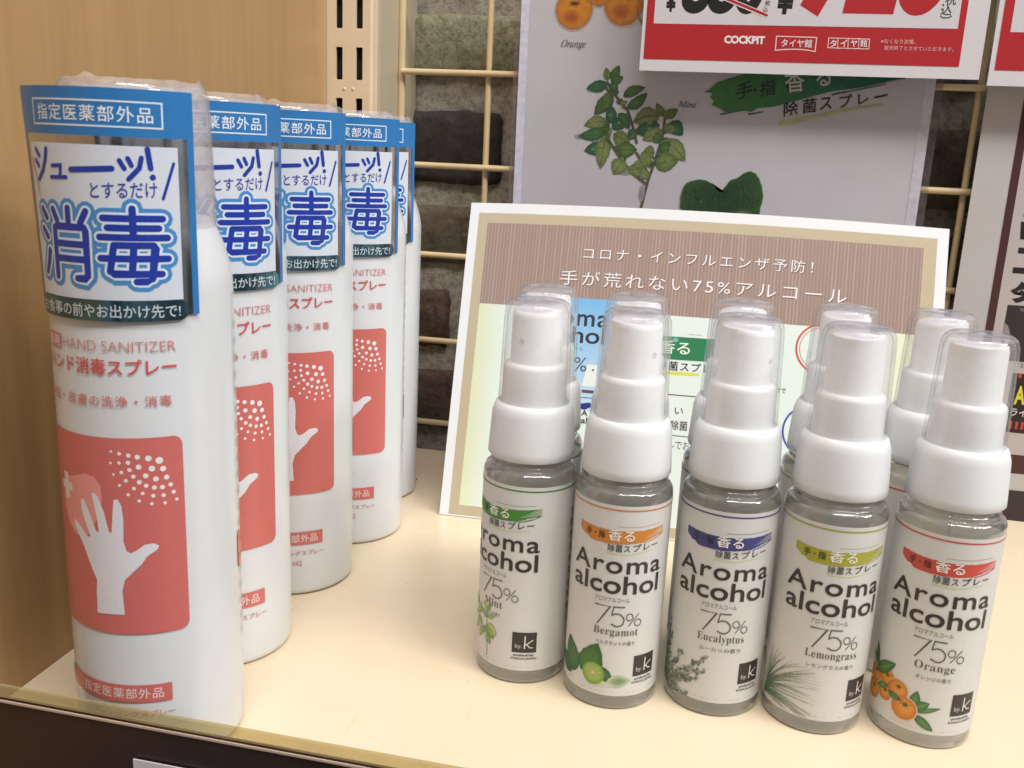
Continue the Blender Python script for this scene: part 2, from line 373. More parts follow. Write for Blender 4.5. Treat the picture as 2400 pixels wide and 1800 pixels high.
# ------------------------------------------------------------------ the shelf and what encloses it
bm = bmesh.new()
X0, X1, YF, YB = -217.4, 420, 216.5, 543.5
holes = [circle(*p, 1.9, 20) for p in ((-157.0, 488.0), (149.0, 474.0), (149, 300))]
f = lambda u, v: (u, v, 0)
ids = holed_sheet(bm, [(X0, YF), (X1, YF), (X1, YB), (X0, YB)], holes, f)
for k, ring in enumerate(ids):
    low = [bm.verts.new((v.co.x, v.co.y, -22 if k == 0 else -6)) for v in ring]
    for i in range(len(ring)):
        j = (i+1) % len(ring); q = bm.faces.new((ring[i], low[i], low[j], ring[j])); q.material_index = 0 if k == 0 else 1
    bm.faces.new(low).material_index = 0 if k == 0 else 1
bmesh.ops.recalc_face_normals(bm, faces=bm.faces[:])
tag(link('shelf_board', mesh('shelf_board', bm, [M['shelf'], M['dark']])), 'cream painted shelf board with small screw holes under all the bottles', 'shelf')

pr = thing('price_rail', (0, 213.5, 0), 'dark brown price rail with a yellowed clear lip along the shelf front', 'price rail')
bm = bmesh.new(); box(bm, -217.2, 420, -1.5, 1.0, -45, 20.2, bev=.5)
link('rail_face', mesh('rail_face', bm, M['rail_brown']), pr)
bm = bmesh.new(); box(bm, -217.2, 420, -.9, .3, 20.35, 24.4, bev=.25)
link('clear_lip', mesh('clear_lip', bm, M['strip']), pr)
bm = bmesh.new(); box(bm, -217.2, 420, -2.0, -1.6, 19.6, 20.3)
link('rail_edge_line', mesh('rail_edge_line', bm, simple('pale_rail_edge', (.55, .42, .33), .3)), pr)
# price card standing in the rail
a = at(312, 1779, 211); b = at(540, 1838, 211)
pc = thing('price_card', (0, 0, 0), 'white price card held in the brown rail under the front bottle', 'card')
bm = bmesh.new(); box(bm, a[0], a[0]+62, 210.9, 211.3, a[1]-38, a[1]); link('card_sheet', mesh('card_sheet', bm, M['sign_paper']), pc)

bm = bmesh.new(); box(bm, -236, -217.6, -60, 506.8, -60, 620, bev=.4)
tag(link('side_panel', mesh('side_panel', bm, M['wood'])), 'warm wood veneer side panel standing left of the tall bottles', 'panel')

# slotted upright
up_ = thing('slotted_upright', (-204.5, 507, 0), 'cream slotted steel upright with paired dark slots beside the wood panel', 'upright')
bm = bmesh.new(); hl = []
z = 235.1-26.5*9
k = 0
while z < 600:
    for xc in (-5.95, 5.55): hl.append(rrect(xc-1.95, z-16.9, xc+1.95, z, .5, 2))
    z += 26.5; k += 1
outer = [(-13, -40), (11.6, -40), (11.6, 640), (-13, 640)]
ids = holed_sheet(bm, outer, hl, lambda u, v: (u, 0, v))
for ring in ids[1:]:
    low = [bm.verts.new((v.co.x, 1.6, v.co.z)) for v in ring]
    for i in range(len(ring)):
        j = (i+1) % len(ring); bm.faces.new((ring[i], low[i], low[j], ring[j]))
# rolled right edge and side
pro = [(11.6, 0), (12.4, .25), (12.9, .8), (13.05, 1.6), (13.05, 38)]
cols_ = [[bm.verts.new((x, y, zz)) for zz in (-40, 640)] for x, y in pro]
for a_, b_ in zip(cols_, cols_[1:]): bm.faces.new((a_[0], b_[0], b_[1], a_[1]))
link('upright_face', mesh('upright_face', bm, M['cream_paint']), up_)
bm = bmesh.new(); box(bm, -13, 12.6, 4, 30, -40, 640); link('slot_shade_block', mesh('slot_shade_block', bm, M['dark']), up_)  # black block added behind the slots in place of the shade inside
for zc in (213.4, 213.4+79.5, 213.4-79.5):
    for xc in (-3.1, 2.1):
        bm = bmesh.new(); lathe(bm, [(0.95, 0), (.75, .28), (.3, .42), (.02, .45)], 16)
        for v in bm.verts:
            x, y, zz = v.co; v.co = (xc+x, -.02-zz*.9, zc+y)
        link('dimple', mesh('dimple', bm, M['cream_paint'], True), up_)
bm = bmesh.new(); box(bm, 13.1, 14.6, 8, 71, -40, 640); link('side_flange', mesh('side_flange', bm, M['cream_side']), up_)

# brick wall
wall = tag(link('brick_wall', None), 'rough old brick wall seen behind the wire grid', None, kind='structure')
bm = bmesh.new()
nx, nz = 120, 90; grid = []
from mathutils import noise as mn
for i in range(nx+1):
    c_ = []
    for j in range(nz+1):
        x = -235+690*i/nx; zz = -30+480*j/nz
        c_.append(bm.verts.new((x, 580.3+1.6*mn.noise(Vector((x*.09, zz*.12, 0)))+1.0*mn.noise(Vector((x*.35, zz*.35, 4))), zz)))
    grid.append(c_)
for i in range(nx):
    for j in range(nz): bm.faces.new((grid[i][j], grid[i+1][j], grid[i+1][j+1], grid[i][j+1]))
link('mortar', mesh('mortar', bm, M['mortar'], True), wall)
def brick(x0, x1, z0, z1, mi, seed):
    bm = bmesh.new(); box(bm, x0, x1, 574.5, 590, z0, z1)
    bmesh.ops.delete(bm, geom=[f for f in bm.faces if f.calc_center_median().y > 589], context='FACES')
    front = [e for e in bm.edges]
    bmesh.ops.subdivide_edges(bm, edges=front, cuts=14, use_grid_fill=True)
    cx, cz, hx, hz = (x0+x1)/2, (z0+z1)/2, (x1-x0)/2, (z1-z0)/2
    for v in bm.verts:
        x, y, zz = v.co; p = Vector((x*.07+seed*9, zz*.1, seed*3.3)); q = Vector((x*.3, zz*.3, seed))
        ex = max(0, 1-(hx-abs(x-cx))/4.5); ez = max(0, 1-(hz-abs(zz-cz))/4.5); e = min(1, (ex*ex+ez*ez))
        y += 3.4*e if y < 580 else 0
        v.co = (x+1.6*mn.noise(q+Vector((5, 0, 0)))-(.9*ez*(x-cx)/hx if ex > 0 else 0)*2, y+1.3*mn.noise(p)+.8*mn.noise(q), zz+1.8*mn.noise(q+Vector((0, 7, 0)))+.6*mn.noise(p))
    return link('brick', mesh('brick', bm, BR[mi], True), wall)
row0 = 178.0-9.5   # top of the dark brick course
def bz(py): return at(1100, py, 576)[1]
xr = at(1173, 350, 576)[0]
courses = [(-1, bz(34), bz(178), xr+62, 0), (0, bz(262), bz(432), xr, 1), (1, bz(486), bz(622), xr+45, 2), (2, bz(688), bz(820), xr-30, 3), (3, bz(876), bz(1010), xr+70, 3)]
kinds = {-1: [3, 0, 3, 2], 0: [2, 1, 3, 2], 1: [3, 2, 2, 2], 2: [2, 2, 3, 1], 3: [1, 3, 2, 3]}
top = courses[0][1]
courses += [(4, top+73, top+24, xr-40, 2), (5, top+73+56, top+85, xr+30, 3), (6, -22, -60, xr, 3)]
sd = 1
for ci, zt, zb, xe, km in courses:
    ks = kinds.get(ci, [2, 3, 0, 1]); x = xe-204*3; n_ = 0
    while x < 330:
        a0, a1 = max(x+12, -225), min(x+204, 440)
        if a1-a0 > 14: brick(a0, a1, zb, zt, km if a0 < xe < a1+13 else ks[n_ % 4], sd); sd += 1
        x += 204; n_ += 1

# wire grid
wg = thing('wire_grid', (0, 545, 0), 'cream coated wire grid panel hanging in front of the bricks', 'wire grid')
bm = bmesh.new()
for i, zz in enumerate([18.2-52+52*k for k in range(10)]):
    bm = bmesh.new(); rod(bm, (-187, -1.9, zz), (400, -1.9, zz), 1.75); link('wire', mesh('wire', bm, M['wire_paint'], True, 50), wg)
for i, xx in enumerate([-188.2+52*k for k in range(12)]):
    bm = bmesh.new(); rod(bm, (xx, 1.5, -30), (xx, 1.5, 560), 1.75 if i else 2.2); link('wire', mesh('wire', bm, M['wire_paint'], True, 50), wg)

# ------------------------------------------------------------------ tall sanitizer bottles
CARD_C = 4.0                                         # the header card's centre, mm round from the front
def cardmap(u, v, h):
    """header card: hugs the can below and springs open towards its top left"""
    t = max(0, min(1, (v-137)/58)); left = max(0, min(1, (CARD_C+6-u)/32))
    R = 25.4; a0 = CARD_C/R
    flat = (t**1.3)*(0.19*left+.005)
    s = u-CARD_C; Rf = R/(1-min(.9, flat*.9))
    a = s/Rf
    x = Rf*sin(a); y = -Rf*cos(a)+(Rf-R)
    X = x*cos(a0)-y*sin(a0); Y = x*sin(a0)+y*cos(a0)
    nx_, ny_ = sin(a+a0), -cos(a+a0)
    return X+nx_*h, Y+ny_*h, v
def sanitizer():
    t = thing('sanitizer_bottle', (0, 0, 0), 'x', 'sanitizer bottle', 'white hand sanitizer bottles in a line')
    bm = bmesh.new()
    pr_ = [(0.01, 1.6), (17, 1.6), (20.5, .4), (21.6, 0), (23.4, .25), (24.6, 1.2), (25, 2.8)]
    pr_ += [(25, z) for z in (20, 60, 100, 135, 142)]
    for i in range(1, 15):
        f = i/14; pr_.append((25-4.6*f**1.7, 143.5+17.0*f))
    pr_ += [(19.9, 161.6), (19.0, 162.2), (16, 162.6), (14.5, 164.5)]
    lathe(bm, pr_, 96, cap1=True)
    body = link('can_body', mesh('can_body', bm, M['can_white'], True, 40), t)
    # shrink film seam with the dark print on the back of the can
    bm = bmesh.new(); lathe(bm, [(14, 164.4), (14, 168), (9.0, 168.6), (9.0, 178), (12.5, 178.6), (12.9, 180), (12.9, 190), (12, 192.5), (8, 193.2), (.02, 193.3)], 48)
    link('actuator', mesh('actuator', bm, M['pump_plastic'], True, 40), t)
    bm = bmesh.new()
    po = [(20.6, 161.6), (20.3, 170), (19.7, 190), (19.3, 194), (18.2, 196.2), (16.5, 197.0), (.02, 197.1)]
    lathe(bm, po, 72); link('clear_cap', mesh('clear_cap', bm, M['film'], True, 50), t)
    bm = bmesh.new()  # shrink film: hugs shoulder and cap, with a rucked top edge
    ring = []
    prf = [(21.15, 160.3), (21.1, 161.5), (21.0, 163), (20.9, 166), (20.7, 170), (20.45, 180), (20.15, 190), (19.8, 195), (18.8, 197.8), (17.4, 198.5)]
    rs = random.Random(3); sg = 90
    for k_, (r_, z_) in enumerate(prf):
        row = []
        for i in range(sg):
            a_ = 2*pi*i/sg; j_ = mn.noise(Vector((cos(a_)*6, sin(a_)*6, z_*.11)))*(.16 if 6 < k_ else .06)
            zz_ = z_
            if k_ == len(prf)-1: zz_ += .8*abs(mn.noise(Vector((cos(a_)*5, sin(a_)*5, 9))))+(2.0*max(0, cos(3*(a_-2.0))-.9)*6)
            row.append(bm.verts.new(((r_+j_)*sin(a_), -(r_+j_)*cos(a_), zz_)))
        ring.append(row)
    for a_, b_ in zip(ring, ring[1:]):
        for i in range(sg): bm.faces.new((a_[i], a_[(i+1) % sg], b_[(i+1) % sg], b_[i]))
    link('shrink_film', mesh('shrink_film', bm, M['film'], True), t)
    # print on the can
    K = Ink(); RED, RTX = 'd0706a', 'd07a76'
    K.rect(-20.5, 45, 23.5, 104, RED, 1, r=2.6)
    HAND = [(-2.7, 50.8), (5.8, 51.2), (5.6, 55.7), (5.5, 58.6), (6.4, 62.0), (9.0, 64.7), (11.0, 66.6), (12.7, 69.1), (15.5, 71.0), (16.0, 72.1), (14.7, 72.9), (12.3, 72.7), (9.8, 70.9), (8.5, 70.2), (7.3, 70.9), (6.6, 73.7), (6.9, 80.2), (6.6, 84.3), (5.7, 86.3), (4.5, 86.0), (4.0, 81.9), (3.4, 76.3), (2.7, 76.2), (1.5, 82.1), (-.1, 86.5), (-1.4, 87.6), (-2.2, 87.3), (-1.7, 84.9), (-.8, 80.0), (-.5, 75.8), (-1.4, 76.2), (-3.3, 81.4), (-5.0, 85.2), (-6.2, 84.7), (-6.2, 81.7), (-4.8, 77.9), (-3.5, 74.2), (-4.5, 73.9), (-7.7, 77.2), (-9.6, 78.1), (-9.7, 76.2), (-7.8, 73.4), (-6.1, 70.5), (-4.6, 66.6), (-3.1, 63.2), (-2.1, 61.0), (-2.5, 57.6)]
    PINK = [(-7.9, 91.4), (-4.1, 92.8), (-.9, 92.2), (.9, 89.8), (1.1, 86.2), (.3, 81.5), (-2.0, 77.9), (-4.5, 74.2), (-9.1, 73.3), (-12.5, 75.9), (-14.8, 79.8), (-15.1, 84.9), (-12.6, 90.5)]
    K.poly(PINK, 'ee9a97', 2)
    for q in ((-15.5, 86.3, -9.6, 88.7), (-13.8, 83.5, -11.4, 91.5)): K.rect(*q, 'e9dcdc', 3)
    K.poly(HAND, 'e6e3ea', 3)
    for u, v, r_ in [(4.6, 100.1, .38), (6.8, 99.6, .53), (9.2, 99.1, .62), (11.5, 98.6, .72), (14.3, 98.1, .86), (17.1, 97.3, 1.01), (4.3, 96.8, .38), (6.6, 96.9, .48), (9.0, 97.0, .62), (9.3, 94.9, .58), (11.7, 95.7, .77), (15.1, 95.1, .86), (18.0, 94.8, .82), (4.9, 93.5, .38), (7.1, 94.2, .53), (10.2, 93.0, .62), (13.4, 93.1, .72), (16.0, 92.0, .77), (18.8, 92.2, .72), (8.2, 91.8, .53), (11.7, 91.3, .67), (13.4, 90.2, .62), (6.4, 90.4, .43), (15.5, 89.5, .67), (17.6, 89.4, .67), (19.8, 89.9, .62), (10.2, 89.5, .53), (20.5, 87.6, .58), (12.4, 88.0, .53), (15.1, 87.1, .58), (17.8, 87.0, .58), (8.6, 87.7, .48), (11.4, 85.8, .48), (21.3, 85.3, .48), (14.6, 84.8, .48), (18.1, 84.7, .48)]:
        K.poly(circle(u, v, r_, 12), 'f2eceb', 2)
    K.rect(-17.8, 127.4, -10.6, 131.4, RTX, 1); K.text('薬用', -17.4, 127.8, -11, 131, 'f0eeee', 2, bold=.008)
    K.text('HAND SANITIZER', -9.2, 128.1, 22.8, 130.9, RTX, bold=-.012)
    K.text('ハンド消毒スプレー', -18.4, 121.5, 22.8, 126.1, 'ce5753', bold=.016)
    K.text('手指・皮膚の洗浄・消毒', -20, 112.7, 21.2, 115.9, RTX, bold=.006, space=1.15)
    K.rect(-21, 22.9, 17.7, 28.6, RED, 1); K.text('指定医薬部外品', -10.5, 24.1, 15.3, 27.5, 'f0e6e4', space=1.1)
    K.text('クレンジングスプレー', -6.5, 18.2, 18.3, 20.3, RTX, bold=.01)
    K.text('mL]', 5.0, 13.4, 8.6, 16.0, RTX, bold=.01)
    # fine print on the back, seen edge on at the right silhouette
    K.frame(46.2, 112, 53, 141, .2, '7c7c80')
    rs = random.Random(5)
    for i in range(20):
        K.text(rs.choice(['火気厳禁', '使用方法', '注意表示', '指定医薬部外品', '成分と用法', '保管及び取扱い']), 46.8, 133-5.2*i-2.6, 53, 133-5.2*i, 'c8553f' if i == 13 else '8a8a90', bold=0, res=1)
    K.rect(45.6, 55, 49.5, 67, 'e2714f', 1, r=1.5)
    K.build('can_print', cylmap(25.2), M['ink_gloss'], body, du=1.25)
    # header card
    card = bmesh.new(); u0, u1, v0, v1 = CARD_C-26, CARD_C+26, 137.6, 195.6; nu, nv = 40, 20; G = []
    for i in range(nu+1): G.append([card.verts.new(cardmap(u0+(u1-u0)*i/nu, v0+(v1-v0)*j/nv, .30)) for j in range(nv+1)])
    for i in range(nu):
        for j in range(nv): card.faces.new((G[i][j], G[i+1][j], G[i+1][j+1], G[i][j+1]))
    ex = bmesh.ops.solidify(card, geom=card.faces[:], thickness=.22)
    cd = link('header_card', mesh('header_card', card, M['foil'], True, 40), t)
    C = Ink(); BLUE, NAVY, SKY = '2f78b8', '223aa0', '4a8cc8'; c_ = CARD_C
    C.rect(c_-26, 183.8, c_+26, 195.6, BLUE, 1)
    C.rect(c_-26, 138.2, c_-24.1, 183.8, BLUE, 1); C.rect(c_+24.1, 137.6, c_+26, 183.8, BLUE, 1)
    C.frame(c_-18.2, 186.0, c_+18.0, 192.6, .42, 'dfe8f2', 2); C.text('指定医薬部外品', c_-16, 187.3, c_+15.6, 191.3, 'e6edf5', 2, bold=.006, space=1.12)
    C.rect(c_-21.6, 142.0, c_+21.4, 181.6, 'd5dbe6', 1)
    rb = lambda P, w_, lay=3, col=NAVY: C.ribbon(P, w_, col, lay)
    # シューッ!
    rb([(-14.6, 179.8), (-13.0, 178.2)], 1.25); rb([(-15.0, 177.0), (-13.6, 175.6)], 1.25); rb([(-9.6, 180.0), (-10.2, 177.4), (-11.6, 174.6), (-14.0, 172.2)], 1.3)
    rb([(-7.6, 175.9), (-4.6, 176.1), (-4.9, 173.2)], 1.0); rb([(-8.2, 173.0), (-3.0, 173.2)], 1.0)
    rb([(-1.4, 175.2), (9.3, 175.9)], 1.45)
    rb([(11.2, 178.0), (12.3, 176.0)], 1.15); rb([(13.2, 178.6), (14.0, 176.8)], 1.15); rb([(16.4, 178.8), (15.8, 176.2), (13.2, 173.4)], 1.2)
    rb([(17.8, 181.0), (18.4, 176.4)], 1.3, taper_ := 3) if False else C.ribbon([(17.9, 181.0), (18.5, 176.2)], 1.35, NAVY, 3)
    C.poly(circle(18.9, 174.0, .75, 14), NAVY, 3)
    C.text('とするだけ', 3.6, 168.3, 19.8, 172.2, '3a3f9e', 3, bold=.006, rise=.5)
    rb([(24.2, 177.6), (21.2, 168.6)], .75); rb([(-17.0, 177.6), (-14.4, 168.4)], .45, 3, '8a86a8')
    # 消毒, drawn as round strokes three inks deep
    def kan(sx, sz, ox, oz, strokes): return [[(ox+x*sx, oz+y*sz) for x, y in P] for P in strokes]
    sho = [[(.02, .96), (.13, .84)], [(0, .68), (.12, .57)], [(.02, .06), (.10, .22), (.15, .38)], [(.30, .97), (.38, .82)], [(.92, .97), (.82, .80)], [(.61, 1.0), (.61, .76)],
           [(.32, .02), (.32, .72), (.36, .74), (.88, .74), (.90, .70), (.90, .06), (.86, .02), (.72, .02)], [(.32, .50), (.90, .50)], [(.32, .29), (.90, .29)]]
    doku = [[(.08, .88), (.92, .88)], [(.14, .745), (.86, .745)], [(.02, .61), (.98, .61)], [(.5, 1.02), (.5, .61)],
            [(.22, .50), (.78, .50), (.80, .47), (.74, .02), (.66, -.02), (.52, -.02)], [(.22, .50), (.15, .12), (.20, .09), (.88, .09)], [(.02, .31), (.98, .31)], [(.50, .49), (.46, .10)]]
    ks = kan(17.0, 18.4, -13.6, 147.0, sho)+kan(17.2, 18.2, 5.0, 147.4, doku)
    for w_, col, lay in ((5.2, SKY, 2), (3.0, 'dbe6f4', 3)):
        for P in ks: C.ribbon(P, w_, col, lay)
        for P in ks:
            for p in P[1:-1]: C.poly(circle(*p, w_/2, 12), col, lay)
    for P in ks:
        C.ribbon(P, 1.75, NAVY, 4)
        for p in P[1:-1]: C.poly(circle(*p, .87, 10), NAVY, 4)
    C.build('card_print', lambda u, v, h: cardmap(u, v, .36+h), M['ink_gloss'], cd, du=1.3, dv=8)
    # glossy pill strip, wraps the can just under the card
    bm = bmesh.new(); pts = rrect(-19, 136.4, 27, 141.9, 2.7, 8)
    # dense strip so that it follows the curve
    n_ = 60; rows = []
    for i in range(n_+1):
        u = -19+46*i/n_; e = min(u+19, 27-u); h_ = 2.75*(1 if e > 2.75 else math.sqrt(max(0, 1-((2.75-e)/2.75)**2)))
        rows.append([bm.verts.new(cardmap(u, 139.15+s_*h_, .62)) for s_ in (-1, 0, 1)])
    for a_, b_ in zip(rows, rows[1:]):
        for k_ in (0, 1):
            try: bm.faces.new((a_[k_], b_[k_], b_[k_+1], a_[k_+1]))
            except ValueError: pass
    pill = link('foil_band', mesh('foil_band', bm, M['foil_dark_reflection'], True), cd)
    P = Ink(); P.text('お食事の前やお出かけ先で!', -17, 137.3, 24.4, 140.9, 'c9d3d8', 1, bold=.006); P.build('card_print', lambda u, v, h: cardmap(u, v, .64+h), M['ink_gloss'], cd, du=1.3)
    return t
def copy_tree(o, parent=None, cache=None):
    c = o.copy(); COL.objects.link(c)
    if parent: c.parent = parent
    for ch in list(o.children): copy_tree(ch, c)
    return c
san = [(-160.8, 242.2, -1, 'front most tall white sanitizer bottle with its blue card springing open'),
       (-170.0, 297.2, 24, 'tall white sanitizer bottle second from the shelf front, turned furthest right'),
       (-169.4, 357.8, 12, 'middle one of five tall white sanitizer bottles, L] visible near its base'),
       (-165.6, 414.0, 6.5, 'fourth white sanitizer bottle from the front, red panel shows dots and a thumb tip'),
       (-175.5, 467.6, 4.5, 'rearmost tall white sanitizer bottle, mostly hidden, nearest the wire grid')]
first = sanitizer()
for i, (x, y, r_, lb) in enumerate(san):
    o = first if i == 0 else copy_tree(first)
    o.location = Vector((x, y, 0.05))*S; o.rotation_euler.z = radians(r_); o['label'] = lb

# ------------------------------------------------------------------ small aroma spray bottles
D = 16.5*pi/180
def shared():
    d = {}
    bm = bmesh.new()
    pr_ = [(.02, 1.2), (11, 1.0), (14.2, .2), (15.4, 0), (16.1, .5), (16.45, 1.6), (16.5, 3), (16.5, 40), (16.5, 75.2)]
    pr_ += [(16.5-2.1*(1-cos(pi/2*i/7)), 75.2+3.4*sin(pi/2*i/7)) for i in range(1, 8)]
    pr_ += [(14.25, 78.9), (14.3, 79.8), (14.0, 80.2), (13.4, 80.5), (13.3, 81), (13.3, 83.5), (13.2, 85)]
    lathe(bm, pr_, 96, cap1=True); bmesh.ops.recalc_face_normals(bm, faces=bm.faces[:])
    d['glass_body'] = mesh('glass_body', bm, M['glass'], True, 60)
    bm = bmesh.new(); lathe(bm, [(16.53, 5.4), (16.53, 74.4)], 120); d['label'] = mesh('label', bm, M['label_paper'], True)
    bm = bmesh.new()
    pc_ = [(13.4, 82.6), (14.75, 82.0), (15.0, 82.5), (14.9, 85), (14.1, 97.0), (13.8, 98.9), (13.2, 100.3), (12.5, 100.9), (.02, 101)]
    lathe(bm, pc_, 220, ribs=(2, 4, .23)); d['collar'] = mesh('collar', bm, M['white_plastic'], True, 60)
    bm = bmesh.new()
    pp = [(11.2, 100.9), (11.0, 112.9), (10.7, 113.9), (10.2, 114.4), (9.1, 114.8), (8.85, 115.6), (8.6, 131.2), (8.3, 132.8), (7.4, 133.3)]
    rg = lathe(bm, pp, 64)
    # finger dish: top sinks towards the nozzle side
    last = rg[-1]; c0 = []
    for f in (.75, .5, .25):
        row = []
        for i, v in enumerate(last):
            x, y = v.co.x*f, v.co.y*f; row.append(bm.verts.new((x, y, 133.3-1.5*(1-f)*(1+y/8))))
        c0.append(row)
    prev = last
    for row in c0:
        for i in range(64): bm.faces.new((prev[i], prev[(i+1) % 64], row[(i+1) % 64], row[i]))
        prev = row
    bm.faces.new(prev)
    for v in bm.verts:
        if v.co.z > 126: v.co.z -= (v.co.z-126)/6*max(0, -v.co.y)*.10
    d['pump'] = mesh('pump', bm, M['pump_plastic'], True, 50)
    bm = bmesh.new(); lathe(bm, [(.95, -.3), (.95, .25), (.5, .3), (.02, -.1)], 20)
    for v in bm.verts: x, y, z = v.co; v.co = (x, -8.55-z, 122.8+y)
    d['nozzle'] = mesh('nozzle', bm, M['white_plastic'], True, 50)
    bm = bmesh.new()
    po = [(12.45, 101.1), (12.2, 108), (11.5, 130), (11.2, 133.2), (10.5, 135.0), (9.2, 136.0), (6.8, 136.2), (3.2, 135.9), (2.2, 136.1), (1.5, 136.5), (.02, 136.6)]
    pi_ = [(.02, 135.4), (6.8, 135.1), (9.0, 134.8), (9.9, 133.8), (10.4, 132.2), (10.6, 130), (11.3, 108), (11.6, 101.1)]
    lathe(bm, po+pi_+[po[0]], 72)
    for f_ in bm.faces:
        if f_.calc_center_median().z > 135.2 and f_.calc_center_median().xy.length > .1: f_.material_index = 1
    bmesh.ops.remove_doubles(bm, verts=bm.verts[:], dist=.005); bmesh.ops.recalc_face_normals(bm, faces=bm.faces[:])
    d['over_cap'] = mesh('over_cap', bm, [M['clear_cap'], M['cap_top']], True, 60)
    return d
SH = shared()
def aroma_print(kind, hexc, name, kana, nw):
    K = Ink(); dg = lambda a_: a_*D; DK = '3a3230'
    K.rect(-51.8, 72.65, 51.8, 73.15, hexc, 1)
    # brush stroke
    rs = random.Random(11)
    x0, x1 = dg(-52), dg(57); top = []; bot = []; n_ = 40
    for i in range(n_+1):
        f = i/n_; x = x0+(x1-x0)*f
        rise = 1.1*(f-.3)**2*1.2
        tt = 66.2-.5*sin(pi*f)+rise+rs.uniform(-.08, .08); bb = 62.0-1.0*sin(pi*min(1, f*1.3)**.8)+rs.uniform(-.12, .12)
        if f < .15: bb += 1.7*(1-f/.15)+rs.uniform(-.3, .3)
        if f > .72: bb += 2.4*(f-.72)/.28+rs.uniform(-.2, .2)
        top.append((x, tt)); bot.append((x, bb))
    K.poly(top+bot[::-1], hexc, 1)
    for i in range(3): K.ribbon([(dg(30+8*i), 61.7+i*.55), (dg(45+5*i), 62.7+i*.6), (dg(60-i*2), 64.3+i*.55)], .34, hexc, 1.2, taper=lambda t: 1-.8*t)
    for i in range(4): K.ribbon([(dg(31+4*i), 63.4+i*.62), (dg(46+i*2), 64.2+i*.66), (dg(59), 65.0+i*.62)], .20, 'e4ded8', 2, taper=lambda t: .3+t)
    K.ribbon([(dg(-2), 67.2), (dg(25), 67.35), (dg(50), 67.9)], .12, hexc, 1, taper=lambda t: 1)
    K.text('手・指', dg(-41), 62.6, dg(-16), 65.2, '37302e', 3, bold=.008)
    K.text('香る', dg(-12), 62.2, dg(18), 66.2, 'f3efe9', 3, bold=.010, space=1.1)
    K.ribbon([(dg(-13), 57.8), (dg(10), 57.5), (dg(44), 58.9)], .35, 'd4dc98', 1, taper=lambda t: 1-.5*t)
    K.text('除菌ス', dg(-12), 58.3, dg(13.5), 60.9, DK, 2, bold=.008, rise=.15, space=1.08); K.text('プレー', dg(17), 58.7, dg(49), 61.2, DK, 2, bold=.010, rise=.9, space=1.12)
    K.text('Aroma', dg(-58.5), 50.6, dg(57), 56.9, DK, 2, bold=.012, res=5, space=1.10)
    K.text('alcohol', dg(-57.5), 43.3, dg(56), 49.9, DK, 2, bold=.014, res=5, space=1.0)
    K.text('アロマアルコール', dg(-23), 40.3, dg(18), 41.9, '6d6763', 2, space=.92)
    G_ = '57524f'
    K.ribbon([(dg(-22), 38.7), (dg(-4), 38.7), (dg(-18), 31.9)], .42, G_, 2)
    K.ribbon([(dg(12.5), 38.7), (dg(0), 38.7), (dg(-1.5), 35.6)], .40, G_, 2)
    K.ribbon([(dg(-1.5), 35.6), (dg(3), 36.3), (dg(8), 36.1), (dg(12), 35.0), (dg(13), 33.9), (dg(12), 32.6), (dg(8.5), 31.7), (dg(4), 31.6), (dg(-1.5), 32.3)], .40, G_, 2)
    def ringo(u, v, r_): K.ribbon([(u+r_*cos(2*pi*i/16), v+r_*1.08*sin(2*pi*i/16)) for i in range(17)], .28, G_, 2, round_=False)
    ringo(dg(19.5), 35.1, 1.15); ringo(dg(30), 33.0, 1.15); K.ribbon([(dg(30.5), 36.3), (dg(19), 31.9)], .28, G_, 2)
    w0, w1 = nw
    K.text(mathf(name), dg(w0), 27.4 if name in ('Bergamot', 'Eucalyptus', 'Lemongrass', 'Orange') else 28.1, dg(w1), 30.9, '5c5652', 2, bold=-.008, res=3, space=1.05)
    K.text(kana, dg(w0+3), 24.5, dg(w1-3), 26.1, '6d6763', 2, bold=.004, res=2)
    K.rect(dg(29), 12.6, dg(59.5), 20.4, '383230', 1); W_ = 'e8e4df'
    K.ribbon([(dg(45), 18.9), (dg(44.6), 14.3)], .42, W_, 2); K.ribbon([(dg(54.5), 17.4), (dg(45.6), 15.6)], .34, W_, 2); K.ribbon([(dg(46.5), 16.0), (dg(51), 14.6), (dg(54.5), 14.5)], .34, W_, 2)
    K.text('by.', dg(33), 13.9, dg(41.5), 16.0, 'cfcac4', 2)
    K.text('produced by', dg(31.5), 11.0, dg(56.5), 12.1, DK, 2, bold=.03, res=2); K.text('KOKUA JAPAN', dg(28.5), 9.7, dg(60), 10.7, DK, 2, bold=.02, res=2)
    for a_ in range(-60, 75, 9):
        if rs.random() < .55: K.ribbon([(dg(a_), 6.9+rs.uniform(-.1, .1)), (dg(a_+rs.uniform(3, 7)), 6.9+rs.uniform(-.1, .1))], .10, 'bdb8b0', 1)
    # back of the label: small vertical text and a framed panel
    K.frame(dg(118), 16, dg(176), 70, .25, '4c4643', 1)
    bt = ['アルコール分', '使用上の注意', '火気厳禁です', '精製水・香料', '株式会社です', '日本製の商品']
    for i in range(11): K.text(bt[i % 6], dg(122), 64-i*4.4, dg(172), 66-i*4.4, '5a5451', 2, bold=.01, res=1)
    for i in range(10): K.text(bt[(i*2+1) % 6][:3], dg(106), 62-i*4.6, dg(113), 65.2-i*4.6, DK, 2, bold=.01, res=1)
    # painted plant
    LF = lambda a0, z0, a1, z1, w_, c1, c2, ly=2, **k: K.leaf((dg(a0), z0), (dg(a1), z1), w_, c1, c2, layer=ly, **k)
